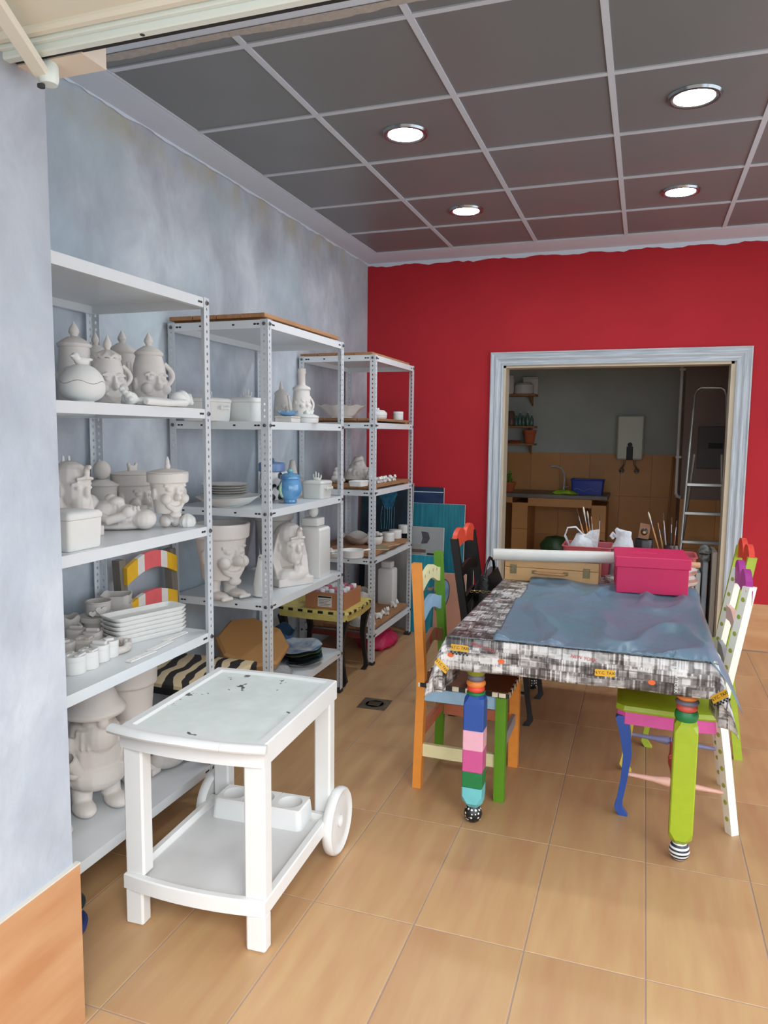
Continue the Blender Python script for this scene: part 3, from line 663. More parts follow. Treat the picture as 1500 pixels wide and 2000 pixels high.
# ================================================================== TABLE
TX0, TX1, TY0, TY1, TZ = .72, 1.635, .205, 1.98, .748
tb = thing('work_table', 'long table with turned legs painted in bright stacked colours', 'table', ((TX0+TX1)/2, (TY0+TY1)/2, 0))
tcx, tcy = (TX0+TX1)/2, (TY0+TY1)/2
B(TX0-tcx, TX1-tcx, TY0-tcy, TY1-tcy, TZ-.03, TZ-.002, c=.003).build('table_top', mat('plain_wood', (168, 124, 84), .6), tb, False)
for a in ((.85-tcx, 1.51-tcx, TY0+.055-tcy, TY0+.075-tcy), (.85-tcx, 1.51-tcx, TY1-.075-tcy, TY1-.055-tcy), (.79-tcx, .81-tcx, TY0+.1-tcy, TY1-.1-tcy), (1.555-tcx, 1.575-tcx, TY0+.1-tcy, TY1-.1-tcy)):
    B(*a, .63, TZ-.03).build('apron', RED, tb, False)
def dots_mat(name, bg, fg, sc, th=.3):
    m = bpy.data.materials.new(name); m.use_nodes = True; nt, b, N, L = nodes(m)
    tc = N('ShaderNodeTexCoord'); v = N('ShaderNodeTexVoronoi'); v.inputs['Scale'].default_value = sc; v.inputs['Randomness'].default_value = .35; L(tc.outputs['Object'], v.inputs[0])
    cr = N('ShaderNodeValToRGB'); cr.color_ramp.elements[0].position = th; cr.color_ramp.elements[1].position = th+.04
    cr.color_ramp.elements[0].color = lin(fg); cr.color_ramp.elements[1].color = lin(bg); L(v.outputs['Distance'], cr.inputs[0]); L(cr.outputs[0], b.inputs['Base Color']); b.inputs['Roughness'].default_value = .35
    return m
def band_mat(name, c1, c2, sc):
    m = bpy.data.materials.new(name); m.use_nodes = True; nt, b, N, L = nodes(m)
    tc = N('ShaderNodeTexCoord'); v = N('ShaderNodeTexWave'); v.bands_direction = 'Z'; v.inputs['Scale'].default_value = sc; L(tc.outputs['Object'], v.inputs[0])
    cr = N('ShaderNodeValToRGB'); cr.color_ramp.elements[0].position = .48; cr.color_ramp.elements[1].position = .54
    cr.color_ramp.elements[0].color = lin(c1); cr.color_ramp.elements[1].color = lin(c2); L(v.outputs[0], cr.inputs[0]); L(cr.outputs[0], b.inputs['Base Color']); b.inputs['Roughness'].default_value = .35
    return m
DOTF = dots_mat('black_white_dots', (22, 22, 24), (236, 232, 226), 75); STRF = band_mat('blue_white_stripes', (38, 46, 62), (226, 226, 222), 22)
def leg(x, y, foot_m, blocks, rings, top_m, rz=0):
    l = thing_part('leg', tb, (x-tcx, y-tcy, 0), rz)
    MB().lathe([(0, 0), (.018, .001), (.03, .012), (.036, .032), (.032, .052), (.02, .066), (.018, .07)], 28).build('foot_ball', foot_m, l)
    s = .039
    n = len(blocks)
    for k, (z0, z1, m_) in enumerate(blocks):
        if k == 0:
            oct_ = lambda r, q: [(r, q), (q, r), (-q, r), (-r, q), (-r, -q), (-q, -r), (q, -r), (r, -q)]
            MB().loft([[(a, b, z0) for a, b in oct_(.02, .012)], [(a, b, z0+.022) for a, b in oct_(s, .018)], [(a, b, z0+.05) for a, b in oct_(s, s-.004)], [(a, b, z1) for a, b in oct_(s, s-.004)]]).build('leg_block', m_, l, False)
        elif k == n-1:
            oct_ = lambda r, q: [(r, q), (q, r), (-q, r), (-r, q), (-r, -q), (-q, -r), (q, -r), (r, -q)]
            MB().loft([[(a, b, z0) for a, b in oct_(s, s-.004)], [(a, b, z1-.035) for a, b in oct_(s, s-.004)], [(a, b, z1-.012) for a, b in oct_(s*.97, .022)], [(a, b, z1) for a, b in oct_(.03, .016)]]).build('leg_block', m_, l, False)
        else: MB().box(-s, s, -s, s, z0, z1, c=.003).build('leg_block', m_, l, False)
    for z0, z1, r, m_ in rings:
        h = z1-z0
        MB().lathe([(0, z0), (r*.86, z0), (r*.97, z0+h*.25), (r, z0+h*.5), (r*.97, z0+h*.75), (r*.86, z1), (0, z1)], 28).build('leg_ring', m_, l)
    MB().box(-.041, .041, -.041, .041, rings[-1][1], TZ-.03, c=.002).build('leg_head', top_m, l, False)
    return l
def thing_part(name, parent, loc, rz=0):
    # the foot part carries the leg's other pieces as sub-parts
    o = bpy.data.objects.new(name, None); COL.objects.link(o); o.parent = parent; o.location = loc; o.rotation_euler.z = rz; return o
GD = paint((28, 122, 66)); TEALL = paint((112, 196, 200)); MAG = paint((206, 88, 146)); LPK = paint((236, 178, 196)); OLV = paint((140, 146, 40)); ORG = paint((236, 138, 62)); GYB = paint((110, 106, 120)); NAVY = paint((52, 46, 70))
leg(.812, .285, DOTF, [(.064, .15, TEALL), (.15, .212, GD), (.212, .298, MAG), (.298, .378, LPK), (.378, .514, BLUE)], [(.51, .525, .036, GD), (.525, .545, .034, RED), (.545, .567, .037, ORG), (.567, .59, .033, GYB), (.59, .625, .037, OLV)], ORG)
leg(1.56, .285, STRF, [(.064, .3, LIME), (.3, .515, LIME)], [(.515, .55, .04, GD), (.55, .572, .036, CRED), (.572, .59, .04, GYB), (.59, .607, .036, ORG), (.607, .625, .038, NAVY)], RED)
leg(.812, 1.90, DOTF, [(.064, .2, GD), (.2, .36, MAG), (.36, .514, YEL)], [(.51, .55, .036, ORG), (.55, .59, .037, BLUE), (.59, .625, .035, RED)], GD)
leg(1.56, 1.90, STRF, [(.064, .2, ORG), (.2, .36, BLUE), (.36, .514, RED)], [(.51, .55, .036, GD), (.55, .59, .037, YEL), (.59, .625, .035, BLUE)], PINK)
# ---- tablecloth: one sheet, flat on top and falling over the edges in folds
def news():
    m = bpy.data.materials.new('city_photo_print'); m.use_nodes = True; nt, b, N, L = nodes(m)
    uv = N('ShaderNodeUVMap'); 
    def brick(sc, w_, h_, off, sq):
        br = N('ShaderNodeTexBrick'); br.inputs['Scale'].default_value = sc; br.inputs['Brick Width'].default_value = w_; br.inputs['Row Height'].default_value = h_; br.offset = off; br.squash = sq
        br.inputs['Mortar Size'].default_value = .004; br.inputs['Mortar Smooth'].default_value = 0; br.inputs['Color1'].default_value = (0, 0, 0, 1); br.inputs['Color2'].default_value = (1, 1, 1, 1); br.inputs['Mortar'].default_value = (.3, .3, .3, 1)
        L(uv.outputs[0], br.inputs[0]); return br
    b1 = brick(1, .105, .062, .37, 1.0); b2 = brick(1, .034, .029, .6, 1.6); b3 = brick(1, .0085, .042, .43, 1.0)
    b3.inputs['Mortar Size'].default_value = .0012
    # tall buildings, windows and street shapes inside each picture
    mp = N('ShaderNodeMapping'); mp.inputs['Scale'].default_value = (24, 44, 1); L(uv.outputs[0], mp.inputs[0])
    vo = N('ShaderNodeTexVoronoi'); vo.distance = 'CHEBYCHEV'; vo.inputs['Scale'].default_value = 1; L(mp.outputs[0], vo.inputs[0])
    nz = N('ShaderNodeTexNoise'); nz.inputs['Scale'].default_value = 55; nz.inputs['Detail'].default_value = 5; L(uv.outputs[0], nz.inputs[0])
    wv = N('ShaderNodeTexWave'); wv.inputs['Scale'].default_value = 45; wv.inputs['Distortion'].default_value = 3; wv.inputs['Detail'].default_value = 2; L(uv.outputs[0], wv.inputs[0])
    def mixf(f, a, c_):
        x = N('ShaderNodeMix'); x.data_type = 'RGBA'
        if isinstance(f, float): x.inputs[0].default_value = f
        else: L(f, x.inputs[0])
        L(a, x.inputs[6]); L(c_, x.inputs[7]); return x.outputs[2]
    sv = N('ShaderNodeSeparateColor'); L(vo.outputs['Color'], sv.inputs[0])
    g1 = N('ShaderNodeCombineColor')
    for k in range(3): L(sv.outputs[0], g1.inputs[k])
    b4 = brick(1, .053, .047, .29, 1.4); b5 = brick(1, .06, .0075, .5, 1.0)
    gtb = N('ShaderNodeMath'); gtb.operation = 'GREATER_THAN'; gtb.inputs[1].default_value = .52; sb = N('ShaderNodeSeparateColor'); L(b4.outputs[0], sb.inputs[0]); L(sb.outputs[0], gtb.inputs[0])
    base = mixf(.55, b1.outputs[0], b4.outputs[0]); det = mixf(gtb.outputs[0], b3.outputs[0], b5.outputs[0]); d2 = mixf(.45, det, b2.outputs[0])
    t2 = mixf(.46, base, d2); t3 = mixf(.1, t2, g1.outputs[0]); t4 = mixf(.14, t3, nz.outputs[0])
    cr = N('ShaderNodeValToRGB'); E_ = cr.color_ramp.elements
    E_[0].position = .24; E_[0].color = lin((44, 40, 40)); E_[1].position = .62; E_[1].color = lin((222, 220, 218))
    e = E_.new(.36); e.color = lin((92, 86, 84)); e = E_.new(.46); e.color = lin((150, 146, 144)); e = E_.new(.52); e.color = lin((196, 194, 192))
    L(t4, cr.inputs[0])
    # scattered yellow cabs and red lettering patches
    v2 = N('ShaderNodeTexVoronoi'); v2.inputs['Scale'].default_value = 9; L(uv.outputs[0], v2.inputs[0]); 
    mr = N('ShaderNodeMapRange'); mr.inputs[1].default_value = .105; mr.inputs[2].default_value = .095; L(v2.outputs['Distance'], mr.inputs[0])
    s2 = N('ShaderNodeSeparateColor'); L(v2.outputs['Color'], s2.inputs[0]); gt = N('ShaderNodeMath'); gt.operation = 'GREATER_THAN'; gt.inputs[1].default_value = .55; L(s2.outputs[1], gt.inputs[0])
    mu = N('ShaderNodeMath'); mu.operation = 'MULTIPLY'; L(mr.outputs[0], mu.inputs[0]); L(gt.outputs[0], mu.inputs[1]); m8 = N('ShaderNodeMath'); m8.operation = 'MULTIPLY'; m8.inputs[1].default_value = .7; L(mu.outputs[0], m8.inputs[0])
    rgb = N('ShaderNodeValToRGB'); rgb.color_ramp.interpolation = 'CONSTANT'; rgb.color_ramp.elements[0].color = lin((206, 160, 40)); rgb.color_ramp.elements[1].position = .7; rgb.color_ramp.elements[1].color = lin((190, 84, 56)); L(s2.outputs[0], rgb.inputs[0])
    L(mixf(m8.outputs[0], cr.outputs[0], rgb.outputs[0]), b.inputs['Base Color']); b.inputs['Roughness'].default_value = .32; b.inputs['Specular IOR Level'].default_value = .45
    return m
CX0, CX1, CY0, CY1 = TX0-.006, TX1+.006, TY0-.006, TY1+.006
DROP = .125
def cpos(u, v):
    W_, L_ = CX1-CX0, CY1-CY0
    ex = -u if u < 0 else (u-W_ if u > W_ else 0); ey = -v if v < 0 else (v-L_ if v > L_ else 0)
    x = CX0+min(max(u, 0), W_); y = CY0+min(max(v, 0), L_); z = TZ+.003
    sx = -1 if u < 0 else 1; sy = -1 if v < 0 else 1
    if ex and not ey:
        f = min(1, ex/.05); x += sx*(.006*f+.008*f*math.sin(v*21+1)); z -= ex*.99-.002*f
    elif ey and not ex:
        f = min(1, ey/.05); y += sy*(.005*f+.006*f*math.sin(u*17)+.012*ey); z -= ey*.99-.002*f
    elif ex and ey:    # corner: the spare cloth hangs as a pointed fold below the corner
        r = math.hypot(ex, ey); a = math.atan2(ey, ex); pull = math.sin(2*a); f = min(1, r/.06)
        out = .010*f+.33*r*pull
        x += sx*out*math.cos(a); y += sy*out*math.sin(a); z -= r*(1-.08*pull)
    return Vector((x, y, z))
def cloth_sheet():
    W_, L_ = CX1-CX0, CY1-CY0; nu, nv = 120, 150
    us = [-.22+(W_+.44)*i/nu for i in range(nu+1)]; vs_ = [-DROP+(L_+2*DROP)*j/nv for j in range(nv+1)]
    V = []; UV = []
    for v in vs_:
        for u in us: V.append(tuple(cpos(u, v))); UV.append((u, v))
    F = [(j*(nu+1)+i, j*(nu+1)+i+1, (j+1)*(nu+1)+i+1, (j+1)*(nu+1)+i) for j in range(nv) for i in range(nu)]
    me = bpy.data.meshes.new('tablecloth'); me.from_pydata(V, [], F); ul = me.uv_layers.new(name='UVMap')
    for lp in me.loops: ul.data[lp.index].uv = UV[lp.vertex_index]
    me.polygons.foreach_set('use_smooth', [True]*len(me.polygons)); me.materials.append(news()); return me
def on_cloth(u, v, lift=.0035):
    """frame lying on the cloth: x along u, z along v, y into the cloth"""
    e = .02; c_ = cpos(u, v); tu = (cpos(u+e, v)-cpos(u-e, v)).normalized(); tv = cpos(u, v+e)-cpos(u, v-e); tv = (tv-tu*tv.dot(tu)).normalized(); n_ = tu.cross(tv)
    M = Matrix((tu, -n_, tv)).transposed(); return c_+n_*lift, M.to_euler()
tcl = link('tablecloth', cloth_sheet()); tag(tcl, 'oilcloth printed with black and white city photographs over the table', 'tablecloth')
sd = tcl.modifiers.new('thickness', 'SOLIDIFY'); sd.thickness = .0012; sd.offset = 1
# printed cab plates and lettering on the cloth
def text_mesh(name, body, size, m, parent, loc, rot, ext=.0004, sx=1):
    cu = bpy.data.curves.new(name, 'FONT'); cu.body = body; cu.size = size; cu.extrude = ext; cu.align_x = 'CENTER'; cu.align_y = 'CENTER'; cu.resolution_u = 3
    o = bpy.data.objects.new('t', cu); COL.objects.link(o); dg = bpy.context.evaluated_depsgraph_get(); dg.update()
    me = bpy.data.meshes.new_from_object(o.evaluated_get(dg)); bpy.data.objects.remove(o); me.materials.clear(); me.materials.append(m)
    r = link(name, me, parent, loc); r.rotation_euler = rot; r.scale = (sx, 1, 1); return r
PLY = mat('printed_cab_yellow', (216, 164, 36), .4); INK = mat('printed_ink', (30, 28, 28), .5); INKR = mat('printed_red', (190, 66, 66), .5); INKW = mat('printed_white', (226, 226, 224), .5)
def plate(P, rot, w_=.075, h_=.026, checks=True):
    p = MB().prism(rrect(w_, h_, .003, 2), .0006, 'y', -.0003).build('printed_plate', PLY, tcl, False, loc=P); p.rotation_euler = rot
    text_mesh('lettering', 'N.Y.C. TAXI', h_*.62, INK, p, (0, -.0006, 0), (PI/2, 0, 0), sx=.92)
    if checks:
        for r in range(2):
            for k in range(10):
                if (k+r) % 2 == 0: MB().box(-w_/2+k*w_/10, -w_/2+(k+1)*w_/10, -.0007, .0001, -h_/2-.005-r*.006-.003, -h_/2-.005-r*.006+.003).build('check', INK, p, False)
    return p
for u, v, tw_, ck in ((oy(1181, 1312, CY0-.015).x-CX0, -.075, 0, False), (oy(897, 1280, CY0-.015).x-CX0, -.04, 0, True), (-.035, -.105, 1.1, False), (CX1-CX0+.035, -.10, -1.0, True)):
    P, R_ = on_cloth(u, v); p = plate(P, R_, .068, .024, checks=ck)
    p.rotation_euler = (R_.to_matrix() @ Matrix.Rotation(tw_, 3, 'Y')).to_euler()
for u, v, m_, tw_ in ((.14, -.03, INKR, .25), (oy(1140, 1285, CY0-.015).x-CX0, -.03, INKR, .1), (oy(1322, 1310, CY0-.015).x-CX0, -.07, INKW, PI/2)):
    P, R_ = on_cloth(u, v, .003); o = text_mesh('lettering', 'NEW YORK', .017, m_, tcl, P, (0, 0, 0))
    o.rotation_euler = (R_.to_matrix() @ Matrix.Rotation(tw_, 3, 'Y') @ Matrix.Rotation(PI/2, 3, 'X')).to_euler()
for u, v in ((oy(978, 1291, CY0-.015).x-CX0, -.075), (oy(1274, 1318, CY0-.015).x-CX0, -.09), (.02, -.07)):
    P, R_ = on_cloth(u, v, .003); o = MB().at(rx=PI/2).lathe([(0, -.0004), (.009, -.0004), (.009, .0004), (0, .0004)], 20, 1.4, 1).build('printed_dot', paint((226, 104, 52)), tcl, False, loc=P); o.rotation_euler = R_
# ---- blue plastic sheet, creased, lying on the cloth and hanging off its near right corner
def sheet():
    nu, nv = 90, 110; V = []
    import mathutils.noise as mn
    c00, c10, c01, c11 = Vector((.885, .192)), Vector((1.668, .194)), Vector((.86, 1.40)), Vector((1.655, 1.32))
    for j in range(nv+1):
        for i in range(nu+1):
            u, v = i/nu, j/nv
            p = c00.lerp(c10, u).lerp(c01.lerp(c11, u), v)
            x = p.x+.006*math.sin(v*9+1)*(1-u); y = p.y+.003*math.sin(u*14)
            nn = mn.fractal(Vector((u*5, v*6, 1.7)), 1, 2, 4); n2 = mn.noise(Vector((u*2.2, v*2.5, 5.1)))
            rg = 1-abs(mn.noise(Vector((u*3.2+v*1.5, v*3.4-u*2, 9.3)))); rg = max(0, rg-.72)*.09
            z = TZ+.0085+.004*max(0, nn)+.003*max(0, n2)+rg*.8
            # fold line and lifted edge by the pink box
            z += .016*math.exp(-((v-.72-.25*u)/.035)**2)*(.3+.7*u)
            z += .010*math.exp(-((v-.98+.62*u)/.03)**2)*(u < .62)*(1-u)
            ov = x-(CX1-.004)
            if ov > 0: z -= ov*1.6+.0; 
            if v < .05: z += .0025*math.sin(u*150)*(1-v/.05)
            if y < CY0+.002 and u < .93: z = min(z, TZ+.010)-(CY0+.002-y)*.9
            cu_ = max(0, (u-.93)/.07)*max(0, (.16-v)/.16)
            x += .05*cu_; y -= .045*cu_; z -= .115*cu_**1.1
            y -= 0
            V.append((x, y, max(z, TZ+.0075) if ov <= 0 and cu_ == 0 else z))
    F = [(j*(nu+1)+i, j*(nu+1)+i+1, (j+1)*(nu+1)+i+1, (j+1)*(nu+1)+i) for j in range(nv) for i in range(nu)]
    me = bpy.data.meshes.new('plastic_sheet'); me.from_pydata(V, [], F); me.polygons.foreach_set('use_smooth', [True]*len(me.polygons)); return me
me = sheet(); me.materials.append(mat('blue_plastic_film', (96, 132, 148), .36, spec=.5, var=.15, vscale=5, bump=.3, bscale=22, col2=(108, 122, 142)))
ps = tag(link('plastic_sheet', me), 'creased slate-blue plastic sheet spread on the printed tablecloth', 'plastic sheet')
sd = ps.modifiers.new('thickness', 'SOLIDIFY'); sd.thickness = .0015; sd.offset = 1
# ---- wooden paint case
zt_ = TZ+.0045
cs = thing('wooden_case', 'light wooden painting case with metal clasps and handle on the table', 'case', (.957, 1.49, zt_), math.radians(.5))
hw, hd = .235, .13
B(-hw, hw, -hd, hd, 0, .068, c=.002).build('case_body', WOODL, cs, False); B(-hw, hw, -hd, hd, .0695, .112, c=.002).build('case_lid', WOODL, cs, False)
BRASS = mat('dull_brass', (128, 116, 84), .45, metal=.8)
for x in (-.19, .175):
    k = B(-.016, .016, -hd-.004, -hd+.001, .035, .083, c=.001).build('clasp', BRASS, cs, False, loc=(x, 0, 0)); B(-.009, .009, -hd-.007, -hd-.003, .046, .074, c=.001).build('clasp_hook', BRASS, k, False)
MB().tube([(-.08, -hd-.002, .05), (-.075, -hd-.016, .05), (-.06, -hd-.02, .049), (.05, -hd-.02, .047), (.065, -hd-.016, .047), (.07, -hd-.002, .047)], .011, 8, sq=.6).build('handle', mat('tan_leather', (196, 146, 104), .6, var=.15), cs)
for x in (-.084, .074): B(-.012, .012, -hd-.003, -hd+.001, .04, .058).build('handle_plate', BRASS, cs, False, loc=(x, 0, 0))
# ---- pink box
pb = thing('pink_box', 'square bright pink lidded cardboard box on the table', 'box', (1.43, 1.33, zt_+.016), math.radians(4))
PKB = mat('hot_pink_card', (214, 32, 92), .5, var=.04)
B(-.158, .158, -.15, .15, 0, .15, c=.002).build('box_body', PKB, pb, False)
lid = MB().box(-.166, .166, -.158, .158, .122, .172, c=.003).build('box_lid', PKB, pb, False)
for k in range(9):
    a = k*.7; MB().ell(-.03+.03*math.cos(a*1.7)*1.6, .03*math.sin(a), .172, .014, .009, .002, 10).build('embossed_petal', PKB, lid)
# ---- white roll and thin wooden roller lying across the case
p0, p1 = oz(963, 1082, TZ+.148), oz(1203, 1089, TZ+.148)
rl = thing('paper_roll', 'long white paper roll lying across the wooden case', 'paper roll', (p0.x, p0.y, TZ+.147))
dx, dy = p1.x-p0.x, p1.y-p0.y; an = math.atan2(dy, dx); ln = math.hypot(dx, dy)
rl.rotation_euler.z = an
RW = mat('white_paper_roll', (226, 222, 214), .5, var=.06, vscale=9)
m = MB().at(ry=PI/2); m.lathe([(.018, 0.001), (.028, 0), (.0295, .004), (.0295, ln), (.02, ln)], 28).build('roll', RW, rl)
MB().at(.0005, 0, 0, ry=PI/2).lathe([(.009, -.001), (.024, -.001), (.024, .004), (.009, .004), (.009, -.001)], 20).build('core', mat('grey_card', (150, 140, 128), .8), rl)
wd_ = tag(MB().at(ry=PI/2).lathe([(0, 0), (.0125, 0), (.0135, .002), (.0135, .46), (.0125, .462), (0, .462)], 16).build('wooden_dowel', mat('pale_dowel', (220, 176, 136), .6, var=.1, vscale=8), None), 'pale wooden dowel sticking out behind the pink box', 'dowel')
q = oz(1365, 1102, TZ+.14); wd_.location = (q.x-.455, q.y-.02, TZ+.135); wd_.rotation_euler.z = .045
# ---- plastic baskets with bags and brushes, at the far end of the table
BPK = mat('dusty_pink_plastic', (190, 92, 100), .45)
def basket(label, loc, w_, d_, h_):
    t = thing('plastic_basket', label, 'basket', loc)
    r0, r1 = rrect(w_*.9, d_*.9, .02), rrect(w_, d_, .025); r2 = rrect(w_-.006, d_-.006, .022); r3 = rrect(w_*.9-.006, d_*.9-.006, .018)
    mb = MB(); mb.loft([[(x, y, 0) for x, y in r0], [(x, y, h_-.006*(1 if abs(x) < w_*.25 else 0)-(.02 if abs(x) < w_*.25 and y < 0 else 0)) for x, y in r1], [(x, y, h_-.006*(1 if abs(x) < w_*.25 else 0)-(.02 if abs(x) < w_*.25 and y < 0 else 0)) for x, y in r2], [(x, y, .004) for x, y in r3]], False)
    n = len(r0); mb.f += [tuple(range(n))[::-1], tuple(3*n+i for i in range(n))]; mb.build('basket_wall', BPK, t, ang=30)
    MB().tube([(x*1.02, y*1.02, h_-(.026 if abs(x) < w_*.25 and y < 0 else .002)) for x, y in r1], .004, 8, closed=True).build('basket_rim', BPK, t)
    return t
zb = TZ+.0045
bk1 = basket('pink plastic basket with white carrier bags, beside the paper roll', (1.11, 1.77, zb), .255, .22, .15)
bk2 = basket('pink plastic basket mostly hidden behind the pink box', (1.50, 1.765, zb), .32, .21, .125)
BAGM = mat('white_carrier_film', (226, 230, 234), .4, spec=.4, trans=.15, bump=.6, bscale=40)
import mathutils.noise as mnoise
def crumple(mb, seed, amp, fr=22):
    mb.v = [tuple(Vector(p)+Vector((mnoise.noise(Vector(p)*fr+Vector((seed, 0, 0))), mnoise.noise(Vector(p)*fr+Vector((0, seed, 0))), mnoise.noise(Vector(p)*fr+Vector((0, 0, seed)))))*amp) for p in mb.v]
    return mb
t = thing('carrier_bag', 'white plastic carrier bag with looped handle in the pink basket', 'bag', (1.085, 1.76, zb+.006))
m = MB().lathe([(0, 0), (.06, .002), (.075, .06), (.07, .13), (.055, .17), (.03, .2), (.0, .205)], 26, 1.1, .8); crumple(m, 3, .02).build('bag_body', BAGM, t, ang=180)
m = MB(); hpts = [(-.075, 0, .13), (-.10, -.01, .19), (-.085, -.015, .235), (-.045, -.01, .24), (-.01, 0, .2), (.0, 0, .15)]
m.tube(hpts, [.016, .013, .011, .011, .013, .018], 10, sq=.35); crumple(m, 5, .006).build('bag_handle', BAGM, t, ang=180)
m = MB().loft([[(.01, -.02, .1), (.075, -.02, .1), (.075, .0, .1), (.01, .0, .1)], [(.0, -.022, .19), (.08, -.03, .2), (.082, -.012, .2), (.0, -.006, .19)], [(.035, -.02, .225), (.082, -.03, .235), (.084, -.024, .236), (.036, -.014, .226)]])
crumple(m, 6, .005).build('bag_handle', BAGM, t, False)
t = thing('carrier_bag', 'crumpled white plastic bag standing up between the two baskets', 'bag', (1.292, 1.74, zb))
m = MB().lathe([(0, 0), (.06, .0), (.065, .08), (.06, .14), (.04, .18), (.034, .215), (.04, .235), (.034, .245), (0, .235)], 26, 1.05, .8); crumple(m, 9, .022).build('bag_body', BAGM, t, ang=180)
m = MB().tube([(-.03, 0, .2), (-.055, -.01, .225), (-.062, -.012, .21), (-.05, -.005, .195)], .008, 8); crumple(m, 4, .004).build('bag_knot', BAGM, t)
# brushes standing in jars
BRC = [(206, 146, 84), (120, 70, 40), (196, 120, 60), (60, 54, 52), (150, 150, 156), (176, 132, 84)]
def brush(label, base, tip, w_, kind, hcol, grp):
    base, tip = Vector(base), Vector(tip); d = tip-base; L_ = d.length
    t = thing('paint_brush', label, 'brush', base, group=grp); t.rotation_euler = d.to_track_quat('Z', 'Y').to_euler()
    MB().lathe([(0, 0), (.0025, .003), (.0035, L_*.3), (.005, L_*.6), (.0042, L_*.72)], 10).build('handle', paint(hcol), t)
    MB().lathe([(.0046, L_*.7), (w_*.55, L_*.78), (w_*.62, L_*.86)], 12, 1, .6).build('ferrule', mat('brush_ferrule', (176, 178, 180), .3, metal=.9), t)
    if kind == 'fan': MB().loft([[(-.005, -.002, L_*.85), (.005, -.002, L_*.85), (.005, .002, L_*.85), (-.005, .002, L_*.85)], [(-w_*1.6, -.002, L_*.97), (w_*1.6, -.002, L_*.97), (w_*1.6, .002, L_*.97), (-w_*1.6, .002, L_*.97)], [(-w_*.9, -.001, L_), (w_*.9, -.001, L_), (w_*.9, .001, L_), (-w_*.9, .001, L_)]]).build('bristles', mat('tan_bristle', (176, 132, 80), .9), t, False)
    else: MB().lathe([(w_*.6, L_*.85), (w_*.72, L_*.91), (w_*.6, L_*.97), (.001, L_)], 12, 1, .6).build('bristles', mat(('pale_bristle' if kind == 'pale' else 'dark_bristle'), ((206, 196, 170) if kind == 'pale' else (92, 64, 44)), .9), t)
jarm = mat('brown_jar_glass', (60, 48, 42), .2, spec=.6)
def jar(label, x, y, r, h, m_):
    t = thing('brush_jar', label, 'jar', (x, y, zb)); MB().lathe([(0, 0), (r*.94, 0), (r, .006), (r, h*.86), (r*.92, h), (r*.86, h), (r*.86, .01), (0, .008)], 24).build('jar_wall', m_, t)
    MB().lathe([(r*1.01, h*.8), (r*1.05, h*.83), (r*1.01, h*.86)], 24).build('rim_band', m_, t); return t
jar('dark jar of brushes behind the looped carrier bag', 1.155, 1.93, .038, .15, jarm)
jar('dark jar holding long brushes behind the pink box', 1.545, 1.935, .042, .15, jarm)
gl = 'brushes in the jar behind the carrier bag'; gr = 'brushes in the jar behind the pink box'
Bz = zb+.012; YJ = 1.93
def tipat(px, py, y=YJ): p = oy(px, py, y); return (p.x, p.y, p.z)
for lb, px, py, w_, k, hc in (('narrow brush at the left of the jar behind the looped carrier bag', 1126, 992, .006, 'dark', 0), ('thick pale-bristled brush in the jar behind the looped carrier bag', 1139, 989, .013, 'pale', 2), ('brush with orange handle in the jar behind the looped carrier bag', 1147, 998, .01, 'pale', 5), ('small fan brush in the jar behind the looped carrier bag', 1155, 1009, .008, 'fan', 1), ('slanting tan brush at the right of the jar behind the looped carrier bag', 1172, 1003, .008, 'dark', 5)):
    tp = tipat(px, py); brush(lb, (1.155+(tp[0]-1.155)*.25, YJ, Bz), tp, w_, k, BRC[hc], gl)
for lb, px, py, w_, k, hc in (('tall blue-ferruled brush leaning left behind the pink box', 1266, 999, .012, 'pale', 0), ('fan brush in the jar behind the pink box', 1285, 1021, .009, 'fan', 5), ('tall thin brush in the jar behind the pink box', 1295, 1001, .008, 'dark', 4), ('dark brush leaning right behind the pink box', 1312, 1010, .007, 'dark', 3), ('reddish brush leaning far right behind the pink box', 1322, 1016, .007, 'dark', 1)):
    tp = tipat(px, py, 1.93); brush(lb, (1.545+(tp[0]-1.545)*.25, 1.93, Bz), tp, w_, k, BRC[hc], gr)
# blister card and black tin beside the brushes
t = thing('blister_card', 'brown hanging card with a small tool behind the pink box', 'packet', (1.395, 1.93, zb+.176))
o = MB().box(-.028, .028, -.0015, .0015, 0, .085, c=.0005).build('card', mat('brown_card', (150, 106, 76), .7, var=.2, vscale=20), t, False); MB().ell(0, -.003, .04, .019, .008, .02, 14).build('blister', mat('dark_tool', (44, 40, 40), .3), o); MB().ell(0, -.011, .034, .009, .003, .008, 10).build('tool_knob', paint((196, 140, 60)), o)
t.rotation_euler = (-.12, .12, 0)
t = thing('black_tin', 'black open tin supporting the blister card behind the pink box', 'tin', (1.40, 1.935, zb)); MB().lathe([(0, 0), (.05, 0), (.052, .005), (.052, .17), (.05, .174), (.047, .174), (.047, .01), (0, .01)], 26).build('tin_wall', mat('black_tin', (40, 36, 36), .3), t); MB().lathe([(.0525, .1), (.0545, .103), (.0525, .106)], 26).build('tin_bead', mat('black_tin', (40, 36, 36), .3), t)
# striped rag at the right end behind the box
m = MB(); rows = []
for j in range(9):
    rows.append([(1.585+.07*math.cos(a)*(1+.2*math.sin(3*a+j)), 1.56+.09*math.sin(a), zb+.012*j*(1.0)) if j < 8 else (1.585+.02*math.cos(a), 1.56+.02*math.sin(a), zb+.09) for a in [2*PI*k/20 for k in range(20)]])
m.loft(rows); crumple(m, 2, .02, 18)
m.v = [(x, y, max(z, zb+.0005)) for x, y, z in m.v]
tag(m.build('striped_rag', band_mat('pink_striped_cloth', (224, 214, 208), (200, 150, 146), 9), None, ang=180), 'crumpled striped rag lying beside the pink box', 'rag')
